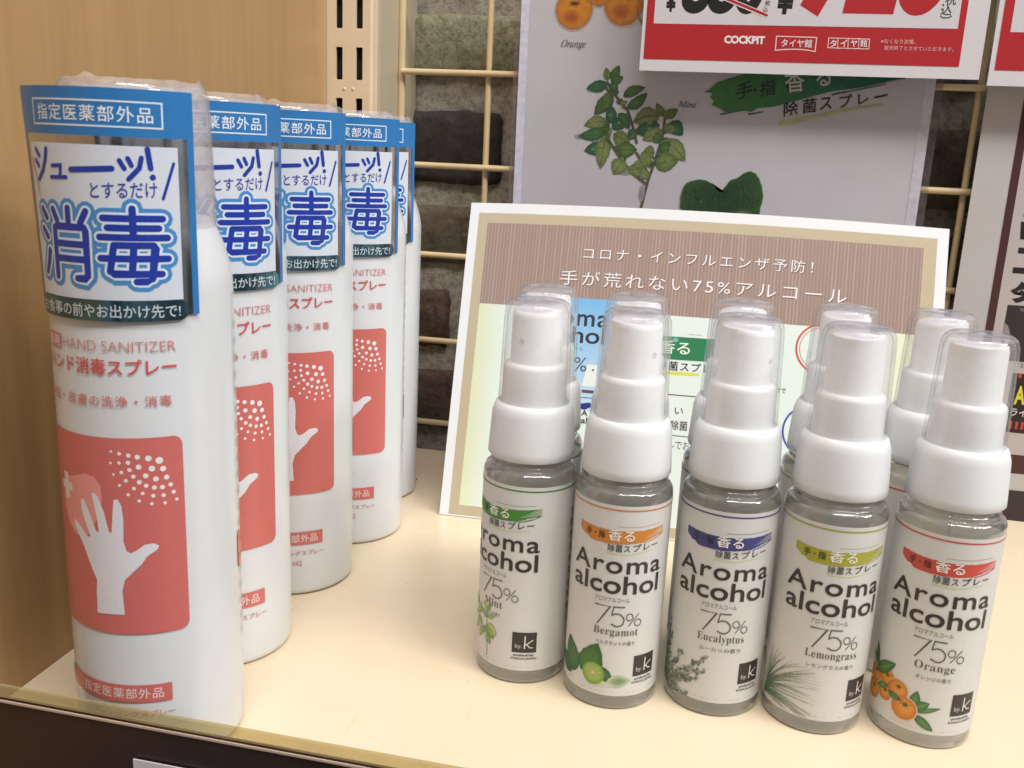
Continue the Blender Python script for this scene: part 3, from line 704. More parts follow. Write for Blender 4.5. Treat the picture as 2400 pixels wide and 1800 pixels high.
    if kind == 'mint':
        tr = lambda a_, z_: (dg(a_*1.05+8), 8.0+(z_-10.5)*1.12)
        K.ribbon([tr(-14, 10.5), tr(-15, 16), tr(-17, 21), tr(-16, 26.5)], .32, '7f8562', 2); K.ribbon([tr(-15, 15), tr(-26, 19), tr(-34, 23)], .24, '7f8562', 2)
        for (a0, z0, a1, z1, w_) in [(-16, 26, -10, 29, 1.7), (-16, 26, -25, 28.5, 1.7), (-16, 24, -4, 25, 2.0), (-17, 23.5, -29, 25.5, 2.2), (-16, 21.5, 0, 18.5, 3.8), (-16, 21, -4, 17, 3.0), (-17, 20, -27, 17.5, 2.6), (-26, 19, -33, 15, 2.7), (-27, 20, -36, 21, 2.5), (-33, 23, -31, 27.5, 2.0), (-34, 23, -44, 24, 2.4), (-34, 22, -42, 18, 2.6), (-40, 25, -48, 29, 2.2), (-16, 18, -9, 14.8, 2.0), (-38, 20, -48, 16, 2.4), (-42, 22, -52, 22, 2.4)]:
            g = rs.choice([('a3bb76', '7b9c56'), ('bccb80', '90a95f'), ('88a968', '598a4c'), ('c4cd88', 'a0ab60')]); K.leaf(tr(a0, z0), tr(a1, z1), w_, *g, layer=2, vein='7d9160', ser=.08)
    if kind == 'bergamot':
        LF(-38, 14.5, -74, 12.5, 7.5, '26402c', '4a6a4c', 1.4)
        LF(-46, 10.5, -61, 22.6, 7.6, '4d7a3f', '2f5e36', vein='3c6636'); LF(-36, 12.5, -15, 24.4, 8.8, '4c7d38', '2f5c30', bend=-.12, vein='3b662f', ser=.1)
        LF(-52, 9.0, -84, 14.6, 5.0, '3c6847', '285238'); LF(-14, 15.8, 5, 10.2, 4.2, '4a7050', '35573c', 1.8)
        LF(-2, 10.8, 28, 11.4, 4.6, '6f8c62', 'c3ccb2')
        K.blob(circle(dg(-8), 9.6, 4.5, 18, 1.0), 'b9c6a6', 'dcdacb', 1.2)
        K.poly(circle(dg(-19), 12.9, 4.0, 28, 4.2), '7aa63c', 3); K.blob(circle(dg(-19), 13.2, 3.2, 26, 3.4), 'b3b46a', '8fb04a', 4)
        for i in range(9): K.ribbon([(dg(-19), 13.2), (dg(-19)+2.9*cos(i*pi/4.5+.2), 13.2+3.1*sin(i*pi/4.5+.2))], .12, 'c6d286', 5)
        K.poly(circle(dg(-19), 13.2, .4, 8), 'e5e2b4', 6)
    if kind == 'eucalyptus':
        br = [[(-88, 6), (-80, 18), (-70, 29)], [(-82, 8), (-74, 17), (-63, 24.5)], [(-66, 7), (-56, 14), (-44, 21)], [(-62, 7), (-38, 15), (-8, 22.6)], [(-52, 10), (-30, 15), (-11, 16.5)], [(-54, 9), (-38, 11.5), (-20, 13)], [(-60, 8), (-46, 6.5), (-31, 5.8)], [(-76, 6), (-70, 12), (-66, 17)]]
        for B_ in br:
            K.ribbon([(dg(a_), z_) for a_, z_ in B_], .22, '6c7263', 1.5)
            for i in range(34):
                f = (i+.5)/34*1.0; k_ = min(1, int(f*2)); g_ = f*2-k_; a_ = B_[k_][0]+(B_[k_+1][0]-B_[k_][0])*g_; z_ = B_[k_][1]+(B_[k_+1][1]-B_[k_][1])*g_
                u, v = dg(a_), z_; an = rs.uniform(0, 2*pi); ln = rs.uniform(1.1, 2.4)*(1.2-.5*f)
                g = rs.choice([('8a9184', '6a7367'), ('a3a894', '858c7b'), ('6f796f', '525e55'), ('b4b7a4', '979d8a'), ('5f6b62', '4a564f')])
                K.leaf((u, v), (u+ln*cos(an), max(5.2, v+ln*sin(an))), ln*.75, *g, layer=2)
    if kind == 'lemongrass':
        ends = [(-80, 25.6), (-70, 26.2), (-56, 25.8), (-47, 24.6), (-22, 24.6), (-6, 22.4), (-3, 19), (-3, 15.5), (-4, 12), (-12, 6.2), (-20, 5.6), (-43, 5.6)]
        for i in range(64):
            f = rs.random()**.85*10.99; k_ = int(f); g_ = f-k_; ea = ends[k_][0]+(ends[k_+1][0]-ends[k_][0])*g_; ez = ends[k_][1]+(ends[k_+1][1]-ends[k_][1])*g_+rs.uniform(-.5, .3)
            l_ = rs.uniform(.55, 1.0) if rs.random() < .45 else 1.0; b0 = (dg(-78)+rs.uniform(-.5, .8), 7.4+rs.uniform(-.6, 1.6)); e0 = (b0[0]+(dg(ea)-b0[0])*l_, b0[1]+(ez-b0[1])*l_)
            cx = b0[0]+(e0[0]-b0[0])*.36; cz = b0[1]+(e0[1]-b0[1])*.5+(e0[0]-b0[0])*rs.uniform(.16, .34)
            Pb = [((1-t_)**2*b0[0]+2*t_*(1-t_)*cx+t_*t_*e0[0], (1-t_)**2*b0[1]+2*t_*(1-t_)*cz+t_*t_*e0[1]) for t_ in [q_/8 for q_ in range(9)]]
            c1 = rs.choice(['3f6148', '567657', '2f5246', '73896a', '617659', '4a6a54']); K.ribbon(Pb, rs.uniform(.16, .42), c1, 2, taper=lambda t: 1-.75*t, c2='8a9880')
    if kind == 'orange':
        LF(-60, 21, -84, 25.4, 3.2, '5e8a4c', '35653a', 1.5, vein='7fa067'); LF(-66, 20, -37, 26.2, 4.4, '5a8a4a', '35653a', 3.2, vein='7fa067'); LF(-66, 22, -74, 29.5, 2.6, '4a7040', '2f5a34', 1.5)
        LF(-12, 13.5, -9, 20.0, 3.4, '5e8a4c', '35653a', 1.5, vein='7fa067'); LF(-11, 13.5, 5, 16.6, 3.6, '5e8a4c', '35653a', 1.5, vein='7fa067'); LF(-8, 12.6, 18, 15.4, 1.7, '6a9058', '3d6a40', 1.5); LF(-9, 11.4, 13, 6.8, 3.0, '5e8a4c', '2f5a34', 1.5, vein='7fa067')
        for u, v, r_ in [(-68, 18.4, 3.2), (-47, 19.8, 3.2), (-68, 12.6, 3.4), (-47, 14.4, 2.8), (-31, 17.8, 3.5), (-21, 12.4, 4.1)]:
            K.blob(circle(dg(u), v, r_*1.08, 22), 'e0b27a', 'e3cdb0', 2.3); K.blob(circle(dg(u), v, r_, 22), 'ec9f42', 'c27229', 2.5, (dg(u)+r_*.25, v+r_*.3)); K.blob(circle(dg(u)+.4, v+r_*.35, r_*.26, 7), '4b5a2c', 'c2953f', 3)
            for i in range(6): K.ribbon([(dg(u)+.4, v+r_*.35), (dg(u)+.4+r_*.42*cos(i+.3), v+r_*(.35+.3*sin(i+.3)))], .16, '5c4a24', 3.5)
        LF(-60, 15.2, -42, 17.6, 2.2, '6f9455', '43703f', 4); LF(-42, 15.6, -24, 14.6, 2.3, '557f52', '37633f', 4)
    return K
kinds_ = [('mint', '4a8a3c', 'Mint', 'ミントの香り', (-15, 14)), ('bergamot', 'cf8438', 'Bergamot', 'ベルガモットの香り', (-22, 31)), ('eucalyptus', '474580', 'Eucalyptus', 'ユーカリの香り', (-24, 31)),
          ('lemongrass', 'aaa83c', 'Lemongrass', 'レモングラスの香り', (-25, 35)), ('orange', 'cf5246', 'Orange', 'オレンジの香り', (-17, 26))]
front = [(-57.5, 312.6, -30), (-23.4, 306, 3), (12.3, 311.8, 0), (46.4, 311, 4), (82.5, 313.3, -10)]
back = [(-60.3, 346.5, 175), (-26.4, 342.5, 150), (11.0, 346.0, -155), (47.4, 352.7, 200), (80.6, 356.5, 64)]
word = {'mint': 'green', 'bergamot': 'orange', 'eucalyptus': 'purple', 'lemongrass': 'lime', 'orange': 'red'}
plant = {'mint': 'a pale mint sprig', 'bergamot': 'leaves and a cut lime', 'eucalyptus': 'grey green sprigs', 'lemongrass': 'long grass blades', 'orange': 'small orange fruits'}
G = 'clear capped aroma alcohol spray bottles in two rows'
for (kd, hx, nm, kn, nw), fr, bk in zip(kinds_, front, back):
    t = thing('spray_bottle', (0, 0, 0), 'front row spray bottle, %s brushstroke and %s on its label' % (word[kd], plant[kd]), 'spray bottle', G)
    link('glass_body', SH['glass_body'], t); lb = link('label', SH['label'], t); link('collar', SH['collar'], t); pm = link('pump', SH['pump'], t); link('nozzle', SH['nozzle'], pm); link('over_cap', SH['over_cap'], t)
    aroma_print(kd, hx, nm, kn, nw).build('label_print', cylmap(16.53), M['ink'], lb, du=1.15)
    t.location = Vector((fr[0], fr[1], .05))*S; t.rotation_euler.z = radians(fr[2]); pm.rotation_euler.z = radians({'mint': -24, 'bergamot': 52, 'eucalyptus': 62, 'lemongrass': 170, 'orange': 190}[kd]-fr[2])
    c = copy_tree(t); c.location = Vector((bk[0], bk[1], .05))*S; c.rotation_euler.z = radians(bk[2])
    c['label'] = 'small spray bottle in the back row, directly behind the %s brushstroke bottle' % word[kd]

# ------------------------------------------------------------------ leaning counter card
PSI, TAU = .0373, .3205
EX = Vector((cos(PSI), sin(PSI), 0)); NB = Vector((-sin(PSI), cos(PSI), 0)); UPV = Vector((NB.x*sin(TAU), NB.y*sin(TAU), cos(TAU))); NR = EX.cross(UPV)
sb = thing('counter_sign', (-127.8, 441.3, 0), 'white bordered counter card with a striped brown banner leaning behind the spray bottles', 'sign')
W, Hh = 239.8, 165.0
def bmap(u, v, h):
    bow = 2.1*(4*(u/W)*(1-u/W))*(v/Hh)**2
    p = EX*u+UPV*(v+bow)+NR*(h+.3); return (p.x, p.y, p.z+.25)
bm = bmesh.new(); g0 = []; g1 = []; nu, nv = 24, 10
for off, G_ in ((-.9, g0), (0, g1)):
    for i in range(nu+1): G_.append([bm.verts.new(bmap(W*i/nu, Hh*j/nv, off)) for j in range(nv+1)])
for i in range(nu):
    for j in range(nv):
        bm.faces.new((g1[i][j], g1[i+1][j], g1[i+1][j+1], g1[i][j+1])); bm.faces.new((g0[i][j], g0[i][j+1], g0[i+1][j+1], g0[i+1][j]))
    bm.faces.new((g0[i][0], g0[i+1][0], g1[i+1][0], g1[i][0])); bm.faces.new((g0[i][nv], g1[i][nv], g1[i+1][nv], g0[i+1][nv]))
for j in range(nv): bm.faces.new((g0[0][j], g1[0][j], g1[0][j+1], g0[0][j+1])); bm.faces.new((g0[nu][j], g0[nu][j+1], g1[nu][j+1], g1[nu][j]))
bd = link('board', mesh('board', bm, M['board_paper'], True, 30), sb)
K = Ink()
TAN, BRN = 'c0b296', '9c847b'
K.rect(4.8, .8, 234.6, 159.7, TAN, 1); K.rect(9.9, 5.9, 228.4, 111.4, 'e0ebe5', 2)
K.poly([(9.9, 5.9), (24, 5.9), (24, 111.4), (9.9, 111.4)], 'dce1bb', 2.3, c2='e0ebe5', ang=0); K.poly([(205, 5.9), (228.4, 5.9), (228.4, 111.4), (205, 111.4)], 'e0ebe5', 2.3, c2='e2e6c0', ang=0)
K.rect(9.9, 111.4, 228.4, 154.4, BRN, 2)
x = 10.6; rs = random.Random(2)
while x < 228: K.rect(x, 111.5, x+.62, 154.3, rs.choice(['ad988d', 'b39f94', 'a79286']), 2.4); x += 1.72
for dx, dz, c_, ly in ((.35, -.4, '76564b', 3), (0, 0, 'f2eef0', 4)):
    K.text('コロナ・インフルエンザ予防！', 62+dx, 137.4+dz, 177+dx, 143.6+dz, c_, ly, space=1.3)
    K.text('手が荒れない75%アルコール', 51+dx, 123.6+dz, 194+dx, 131.2+dz, c_, ly, space=1.25)
K.poly([(32, 60), (94, 60), (94, 117.2), (32, 117.2)], 'c4dbee', 2.6, c2='79b7e6', ang=90)
K.text('Aroma', 37, 102.8, 78, 112, '2f2f3f', 3, bold=.014, res=4, space=1.1); K.text('alcohol', 36, 94.1, 77, 102.6, '2f2f3f', 3, bold=.014, res=4)
K.text('アロマアルコール', 48, 90.2, 66.4, 92.2, '50607a', 3); K.text('75%', 52, 79.7, 69.0, 87, '3a4a66', 3)
K.poly([(69.5, 83.6), (74.5, 83.6), (75.5, 72.6), (67.4, 72.6)], 'e6ece6', 3); K.poly(circle(72.4, 80.9, .55, 10), '2c4c5c', 4)
K.rect(67.6, 69.0, 76, 70.6, '5a4c5c', 3); K.ribbon([(60, 69.0), (66, 66.6), (76, 66.6)], .5, '5b5ea8', 3); K.poly([(65.6, 61), (67.4, 63.4), (72.4, 64.4), (73.6, 62.4), (70, 60.4)], '2a2f80', 3)
K.text('A', 68.4, 57.4, 71.8, 60.2, '26222a', 3, bold=.02); K.text('al', 68.6, 53.5, 71.9, 56.6, '26222a', 3, bold=.02)
K.poly([(94, 89.2), (126, 89.6), (134, 90.4), (134, 101.2), (94, 100.8)], '2a7d45', 3, c2='1f7a52', ang=0); K.blob(circle(112.6, 99.4, 2.0, 10, 1.6), '8fb8c8', '2a7d45', 3.3)
K.text('香る', 104.6, 92.2, 120.2, 98.8, 'eef4ea', 4, bold=.008); K.text('除菌スプレー', 104.8, 83.9, 137, 88.6, '262222', 4, bold=.010, space=1.12)
K.poly([(104, 81.8), (125.6, 82.2), (125.6, 83.5), (104, 83.5)], 'd8d94e', 3); K.text('TOWEL TESTED', 118.2, 102.4, 125.6, 102.9, '3a7a9a', 3, res=1)
K.rect(96, 71.6, 140, 72.1, '5e4438', 3); K.text('い', 115.2, 62.4, 119.4, 65.6, '4a342c', 3, bold=.01); K.text('た除菌', 109.5, 54.4, 122.2, 59.2, '4a342c', 3, bold=.01); K.rect(96, 51.4, 140, 51.8, '5e4438', 3); K.text('アルコールでお', 98, 45, 124, 49.2, '5a4438', 3)
def ringp(u, v, r_, w_, c_): K.ribbon([(u+r_*cos(2*pi*i/48), v+r_*sin(2*pi*i/48)) for i in range(49)], w_, c_, 3, round_=False)
ringp(184, 100.5, 12.2, .95, 'cc5a34'); ringp(184, 100.5, 10.6, .4, 'cf7f74'); ringp(181, 59.5, 12.6, .9, '3b46a6')
K.text('今だけで', 158, 77.2, 168.4, 80.0, '3c3232', 3, bold=.012); pass
K.build('board_print', bmap, M['ink'], bd, du=10, dv=16)
bm = bmesh.new(); p = [(90, 4), (150, 4), (140, 120), (100, 120)]   # fold-out foot behind the card
v0 = [EX*90+UPV*100+NR*-.7, EX*150+UPV*100+NR*-.7, EX*150+Vector((0, 62, 0)), EX*90+Vector((0, 62, 0))]
q0 = [bm.verts.new(v) for v in v0]; q1 = [bm.verts.new(v+Vector((0, .8, .05))) for v in v0]
bm.faces.new(q0); bm.faces.new(q1[::-1])
for i in range(4): bm.faces.new((q0[i], q1[i], q1[(i+1) % 4], q0[(i+1) % 4]))
link('fold_out_foot', mesh('fold_out_foot', bm, M['board_paper']), sb)

# ------------------------------------------------------------------ papers hanging on the wire grid
def sheet(t, name, x0, x1, z0, z1, m_, th=.35, sag=0):
    bm = bmesh.new(); nu, nv = 16, 16; A = []
    for y_ in (0, th):
        A.append([[bm.verts.new((x0+(x1-x0)*i/nu, y_-sag*sin(pi*i/nu)*.5, z0+(z1-z0)*j/nv)) for j in range(nv+1)] for i in range(nu+1)])
    for i in range(nu):
        for j in range(nv):
            bm.faces.new((A[0][i][j], A[0][i+1][j], A[0][i+1][j+1], A[0][i][j+1])); bm.faces.new((A[1][i][j], A[1][i][j+1], A[1][i+1][j+1], A[1][i+1][j]))
        bm.faces.new((A[1][i][0], A[1][i+1][0], A[0][i+1][0], A[0][i][0])); bm.faces.new((A[0][i][nv], A[0][i+1][nv], A[1][i+1][nv], A[1][i][nv]))
    for j in range(nv): bm.faces.new((A[0][0][j], A[0][0][j+1], A[1][0][j+1], A[1][0][j])); bm.faces.new((A[0][nu][j], A[1][nu][j], A[1][nu][j+1], A[0][nu][j+1]))
    return link(name, mesh(name, bm, m_, True, 30), t)
flat = lambda u, v, h: (u, -.12-h, v)
# botanical poster
YP = 539.0
t = thing('botanical_poster', (0, YP, 0), 'white laminated poster, shade greyed into its paper, with oranges, a mint sprig and a green brushstroke', 'poster')
xl = at(1213, 240, YP)[0]; xr_ = at(2172, 340, YP)[0]
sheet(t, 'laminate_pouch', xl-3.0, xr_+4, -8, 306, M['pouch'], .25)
for_ = sheet(t, 'poster_sheet', xl, xr_, -2, 300, M['shaded_poster_paper'], .12); for_.location.y = -.5*S
K = Ink()
def P(px, py): return at(px, py, YP)
c2 = lambda x, y: P(1200+x*.30136, y*.30136)
c3 = lambda x, y: P(1700+x*.31646, y*.31646)
c9 = lambda x, y: P(1340+x*.15068, y*.15068)
mm = .30136*.262
K.rect(xl, -2, xl+4.6, 300, 'd6d5ea', 1); K.rect(xr_-5.2, -2, xr_, 300, 'c8c5d0', 1)
for cx, cy_, rx, ry in ((485, 75, 125, 128), (870, 30, 130, 138), (680, -90, 110, 112), (420, -190, 120, 120)):
    u, v = c2(cx, cy_); K.blob(circle(u, v, rx*mm*1.10, 30, ry*mm*1.10), 'c98a50', 'b9a9ac', 1); K.blob(circle(u, v, rx*mm, 30, ry*mm), 'd48a2e', 'b9742f', 2, (u+2.2, v+3))
    K.blob(circle(u-1.5, v-ry*mm*.38, rx*mm*.5, 18, ry*mm*.42), 'a4512c', 'c67a2e', 2.4)
    K.ribbon([(u+rx*mm*cos(2*pi*i/40), v+ry*mm*sin(2*pi*i/40)) for i in range(41)], .16, '6b4a34', 3, round_=False)
    rs = random.Random(int(cx))
    for i in range(16):
        a_ = 2*pi*i/16+rs.uniform(-.1, .1); l_ = rs.uniform(.5, 1)*rx*mm*.5; K.ribbon([(u, v+ry*mm*.3), (u+l_*cos(a_), v+ry*mm*.3+l_*sin(a_)*.6)], .35, '3f4028', 4, taper=lambda t: 1-.8*t)
K.ribbon([c2(1000, -60), c2(975, 110), c2(1010, 180)], .35, '6c6450', 3); K.leaf(c2(965, 100), c2(1030, 210), 1.8, 'a9a184', '8a8468', 2)
K.textq(mathf('Orange', 'i'), c2(378, 384), c2(568, 388), c2(392, 310), '3c343c', 3); K.textq(mathf('Mint', 'i'), c2(1286, 832), c2(1432, 842), c2(1296, 784), '4a4248', 3)
for a_ in ((740, 640), (800, 735), (900, 860), (940, 980), (970, 1110)),  ((760, 1100), (850, 1240), (940, 1350), (1050, 1435)), ((1190, 920), (1172, 1060), (1120, 1230), (1060, 1400), (1000, 1630), (985, 1750)), ((970, 1190), (1010, 1260), (1055, 1340)), ((720, 670), (780, 740)), ((750, 960), (755, 1080)):
    K.ribbon([c2(*q) for q in a_], 1.5, '5d5248', 2)
lv = [(745, 625, 730, 525, 52), (770, 620, 838, 507, 62), (770, 640, 868, 598, 62), (745, 655, 578, 688, 80), (775, 640, 822, 715, 62), (865, 750, 1038, 680, 70), (895, 845, 1052, 722, 76), (790, 745, 640, 892, 100), (785, 735, 700, 800, 70), (745, 950, 560, 975, 88), (740, 1015, 515, 1060, 86), (730, 1150, 562, 1172, 95), (740, 1050, 690, 1315, 105), (765, 960, 775, 820, 80),
      (830, 880, 915, 1005, 76), (790, 930, 870, 1000, 90), (790, 1040, 922, 1125, 100), (820, 1165, 975, 1165, 110), (875, 1240, 790, 1355, 120), (1040, 1300, 895, 1315, 100), (1030, 1250, 930, 1300, 60), (1190, 905, 1120, 802, 54), (1195, 915, 1290, 848, 66), (1190, 930, 1215, 850, 60), (1150, 900, 940, 950, 125), (1150, 970, 950, 1020, 110), (1215, 960, 1330, 1052, 100), (1190, 1010, 1290, 1000, 60), (1170, 1010, 1015, 1088, 95), (1150, 1110, 1100, 1030, 70), (1180, 1090, 1350, 1252, 120), (1150, 1190, 1230, 1100, 80), (1120, 1295, 1300, 1240, 130), (1110, 1190, 1020, 1180, 95), (1060, 1290, 1010, 1180, 80), (1070, 1385, 990, 1320, 60), (900, 1070, 985, 1030, 70)]
rs = random.Random(4)
for b0, b1_, t0, t1, w_ in lv:
    g = rs.choice([('63783a', '3c5a30'), ('788448', '54683a'), ('48703e', '2c5236'), ('546f40', '365432'), ('848e5c', '62703f'), ('35684a', '245038')])
    K.leaf(c2(b0, b1_), c2(t0, t1), w_*mm*1.0, *g, layer=3, bend=rs.uniform(-.15, .15), vein='46562f', ser=.09)
    A_, B_ = Vector(c2(b0, b1_)), Vector(c2(t0, t1)); d_ = B_-A_; n_ = Vector((-d_.y, d_.x)).normalized()
    for q_ in range(5):
        f_ = .18+.15*q_; c_ = A_+d_*f_; sd_ = 1 if q_ % 2 else -1; e_ = c_+d_*.12+n_*(sd_*w_*mm*.30*sin(pi*f_))
        K.ribbon([(c_.x, c_.y), (e_.x, e_.y)], .16, '506038', 4, round_=False)
    h_ = A_+d_*rs.uniform(.35, .6)+n_*rs.uniform(-.2, .2)*w_*mm
    K.blob([(h_.x+rs.uniform(.5, 1)*w_*mm*.22*cos(a_), h_.y+rs.uniform(.5, 1)*w_*mm*.18*sin(a_)) for a_ in [i_*.785 for i_ in range(8)]], rs.choice(['74844e', '5c7644', '6a7a4a', '34563a']), g[0], 3.6)
for i_ in range(34):
    st_ = rs.choice([((740, 640), (940, 980)), ((760, 1100), (950, 1350)), ((1190, 920), (1090, 1320)), ((750, 960), (755, 1080)), ((1172, 1060), (1120, 1230))]); f_ = rs.random()
    b_ = (st_[0][0]+(st_[1][0]-st_[0][0])*f_, st_[0][1]+(st_[1][1]-st_[0][1])*f_); an_ = rs.uniform(0, 6.28); l_ = rs.uniform(35, 75)
    K.leaf(c2(*b_), c2(b_[0]+l_*cos(an_), b_[1]-abs(l_*sin(an_))*.8), l_*.45*mm, *rs.choice([('4c6a34', '34502a'), ('76864a', '566a38'), ('3c6640', '26482e')]), layer=2.5, ser=.08)
for px_, py_, r1_, r2_ in ((640, 700, 50, 14), (880, 1330, 60, 26), (530, 1060, 40, 16), (1010, 1500, 20, 60), (690, 1180, 40, 18)): K.blob(circle(*c2(px_, py_), r1_*mm, 14, r2_*mm), '8a8488', '9c989f', 1.2)
for pts in ([(1320, 1640), (1308, 1540), (1340, 1440), (1400, 1405), (1480, 1398), (1560, 1430), (1610, 1490), (1660, 1450), (1700, 1400), (1750, 1385), (1800, 1350), (1860, 1330), (1910, 1370), (1940, 1440), (1955, 1530), (1930, 1620), (1900, 1700), (1700, 1760), (1450, 1740)],):
    q = []
    for i in range(len(pts)):
        p_ = [pts[(i+k_-1) % len(pts)] for k_ in range(4)]
        for f_ in (0, .25, .5, .75):
            q.append(tuple(.5*((2*p_[1][k_])+(-p_[0][k_]+p_[2][k_])*f_+(2*p_[0][k_]-5*p_[1][k_]+4*p_[2][k_]-p_[3][k_])*f_*f_+(-p_[0][k_]+3*p_[1][k_]-3*p_[2][k_]+p_[3][k_])*f_**3)+5*sin(i*2.3+f_*6)*(k_-.5) for k_ in (0, 1)))
    q = [c2(*a_) for a_ in q]; K.poly(q, '5a6a40', 2); u = sum(a_[0] for a_ in q)/len(q); v = sum(a_[1] for a_ in q)/len(q)
    K.blob([(u+(a_[0]-u)*.97, v+(a_[1]-v)*.965) for a_ in q], '1f3a22', '31502c', 3)
rs2 = random.Random(8)
for i in range(150):
    x_, y_ = (rs2.gauss(1455, 75), rs2.uniform(1430, 1640)) if i % 2 else (rs2.gauss(1810, 65), rs2.uniform(1380, 1640))
    if 1345 < x_ < 1915 and not (1560 < x_ < 1680 and y_ < 1510) and y_ > 1425+abs(x_-1460)*.25*(x_ < 1600) and y_ > 1360+abs(x_-1860)*.5*(x_ > 1600):
        K.leaf(c2(x_, y_), c2(x_+rs2.uniform(-30, 30), y_+rs2.uniform(8, 34)), .9, rs2.choice(['2e4c2c', '3b5a34', '182f1c', '4a6638']), '243f24', 4)
K.ribbon([c2(1614, 1520), c2(1600, 1570), c2(1625, 1640)], .35, '14240f', 4); K.blob(circle(*c2(1800, 1700), 6.5, 16, 4.5), '7c8650', '4e5a34', 4)
stk = [(1659, 213), (1668, 205), (1682, 193), (1710, 184), (1740, 175), (1800, 150), (1950, 138), (2110, 150), (2122, 185), (2060, 196), (2030, 203), (1990, 209), (1950, 214), (1905, 226), (1860, 238), (1815, 250), (1775, 254), (1762, 262), (1730, 259), (1700, 263), (1686, 254), (1668, 246), (1673, 238), (1664, 228), (1670, 221)]
K.poly([P(*q) for q in stk], '4a7f43', 2, c2='1f5f52', ang=0)
for a_, b_ in (((1690, 268), (1745, 258)), ((1950, 222), (2075, 198)), ((1755, 268), (1790, 262)), ((1655, 215), (1670, 216))): K.ribbon([P(*a_), P(*b_)], .9, '2b6a42', 2, taper=lambda t: 1-.5*t)
K.ribbon([P(1985, 214), P(2110, 186)], .5, '9a9499', 3)
K.textq('手', P(1724, 236), P(1762, 226), P(1726, 198), '24302a', 4, bold=.012); K.textq('指', P(1780, 228), P(1818, 221), P(1780, 192), '24302a', 4, bold=.012); K.poly(circle(*P(1770, 211), .8, 10), '24302a', 4)
K.textq('香', P(1842, 219), P(1888, 214), P(1836, 162), 'cfcdd0', 4, bold=.010); K.textq('る', P(1914, 205), P(1948, 200), P(1910, 160), 'cfcdd0', 4, bold=.010)
for ch, (xa, ya), sz in (('除', (1836, 275), 34), ('菌', (1880, 267), 33), ('ス', (1921, 259), 28), ('プ', (1966, 254), 30), ('レ', (2010, 246), 24)):
    K.textq(ch, P(xa, ya), P(xa+sz, ya-sz*.12), P(xa+1, ya-sz*1.02), '33302f', 4, bold=.012)
K.ribbon([P(2050, 229), P(2078, 223)], .9, '33302f', 4)
K.ribbon([P(1828, 289), P(1900, 276), P(1990, 256), P(2068, 246)], 2.2, 'b9b67c', 3, taper=lambda t: 1-.6*t)
K.build('poster_print', lambda u, v, h: (u, -.62-h, v), M['ink_wash'], for_)
for_.children[0].location.y = .5*S

def price_sign(nm, Y, x0, z0, x1, zt, lab):
    t = thing(nm, (0, Y, 0), lab, 'price sign', 'red and white price signs'); sh = sheet(t, 'sign_sheet', x0, x1, z0, zt, M['sign_paper'], .3); return t, sh
YR = 520.0; R_ = lambda px, py: at(px, py, YR)
a = R_(1498, 165); b = R_(2294, 187); zb = (a[1]+b[1])/2
t, sh = price_sign('price_sign', YR, a[0], zb, b[0], zb+122, 'larger red and white price sign with red 720 overlapping the poster')
K = Ink(); RD = 'ad2228'
u0 = R_(1508, 137)[0]; u1 = R_(2247, 157)[0]; v0 = R_(1508, 138)[1]
K.rect(u0, v0, u1, zb+118, RD, 1); wx0 = R_(1532, 55)[0]; wx1 = R_(2244, 70)[0]; wz = R_(1700, 58)[1]
K.rect(wx0, wz, wx1, zb+114, 'cfcad0', 2)
K.textq('¥', R_(1559, 28), R_(1584, 28), R_(1562, -16), '1f1a1c', 3, bold=.03)
K.textq('880', R_(1592, 32), R_(1782, 34), R_(1612, -88), '1f1a1c', 3, bold=.052, res=6, space=1.0)
K.textq('¥', R_(1816, 33), R_(1858, 35), R_(1826, -35), '1f1a1c', 3, bold=.04)
K.textq('720', R_(1866, 38), R_(2205, 45), R_(1916, -185), RD, 3, bold=.085, res=7, space=1.12)
K.ribbon([R_(1680, -12), R_(1797, 37)], 2.2, 'ddd8dc', 4); K.ribbon([R_(1680, -12), R_(1797, 36)], 1.3, RD, 5)
for ch, xx, yy, sz in (('税', 1792, 14, 12), ('込', 1787, 28, 12), ('税', 2214, 12, 26), ('込', 2203, 36, 26)): K.textq(ch, R_(xx, yy), R_(xx+sz, yy), R_(xx+sz*.15, yy-sz*1.05), '2a2426', 3, bold=.01)
K.ribbon([R_(2204, 38), R_(2210, 42), R_(2222, 42), R_(2230, 38)], .5, '2a2426', 3)
K.textq('COCKPIT', R_(1697, 102), R_(1792, 104), R_(1698, 83), 'eadfe0', 3, bold=.045, space=.96)
def fr4(p, c_, w_=.45):
    for i in range(len(p)): K.ribbon([R_(*p[i]), R_(*p[(i+1) % len(p)])], w_, c_, 3)
fr4([(1820, 85), (1914, 88), (1910, 121), (1888, 117), (1865, 115.5), (1840, 116), (1817, 118)], 'e9c9c6', .5); K.textq('タイヤ館', R_(1830, 110), R_(1902, 112), R_(1832, 91), 'eadfe0', 4, bold=.010)
fr4([(1942, 89), (2038, 92), (2036, 115), (1940, 112)], 'e9c9c6', .4)
for xx in (1964, 1988, 2013): K.ribbon([R_(xx, 89.5), R_(xx-1, 114)], .35, 'e9c9c6', 3)
for ch, xx in (('タ', 1945), ('イ', 1969), ('ヤ', 1993), ('館', 2016)): K.textq(ch, R_(xx, 110), R_(xx+16, 110.5), R_(xx+.5, 93), 'eadfe0', 4, bold=.010)
K.textq('※なくなり次第、', R_(2064, 102), R_(2145, 104), R_(2065, 91), 'e4b9b6', 3, res=2); K.textq('販売終了とさせていただきます。', R_(2072, 117), R_(2234, 121), R_(2073, 107), 'e4b9b6', 3, res=2)
K.build('sign_print', flat, M['ink'], sh)
a2 = R_(2311, 201)
t, sh = price_sign('price_sign', YR-1.2, a2[0], a2[1], a2[0]+185, a2[1]+122, 'second red and white price sign cut off by the right edge of the photo')
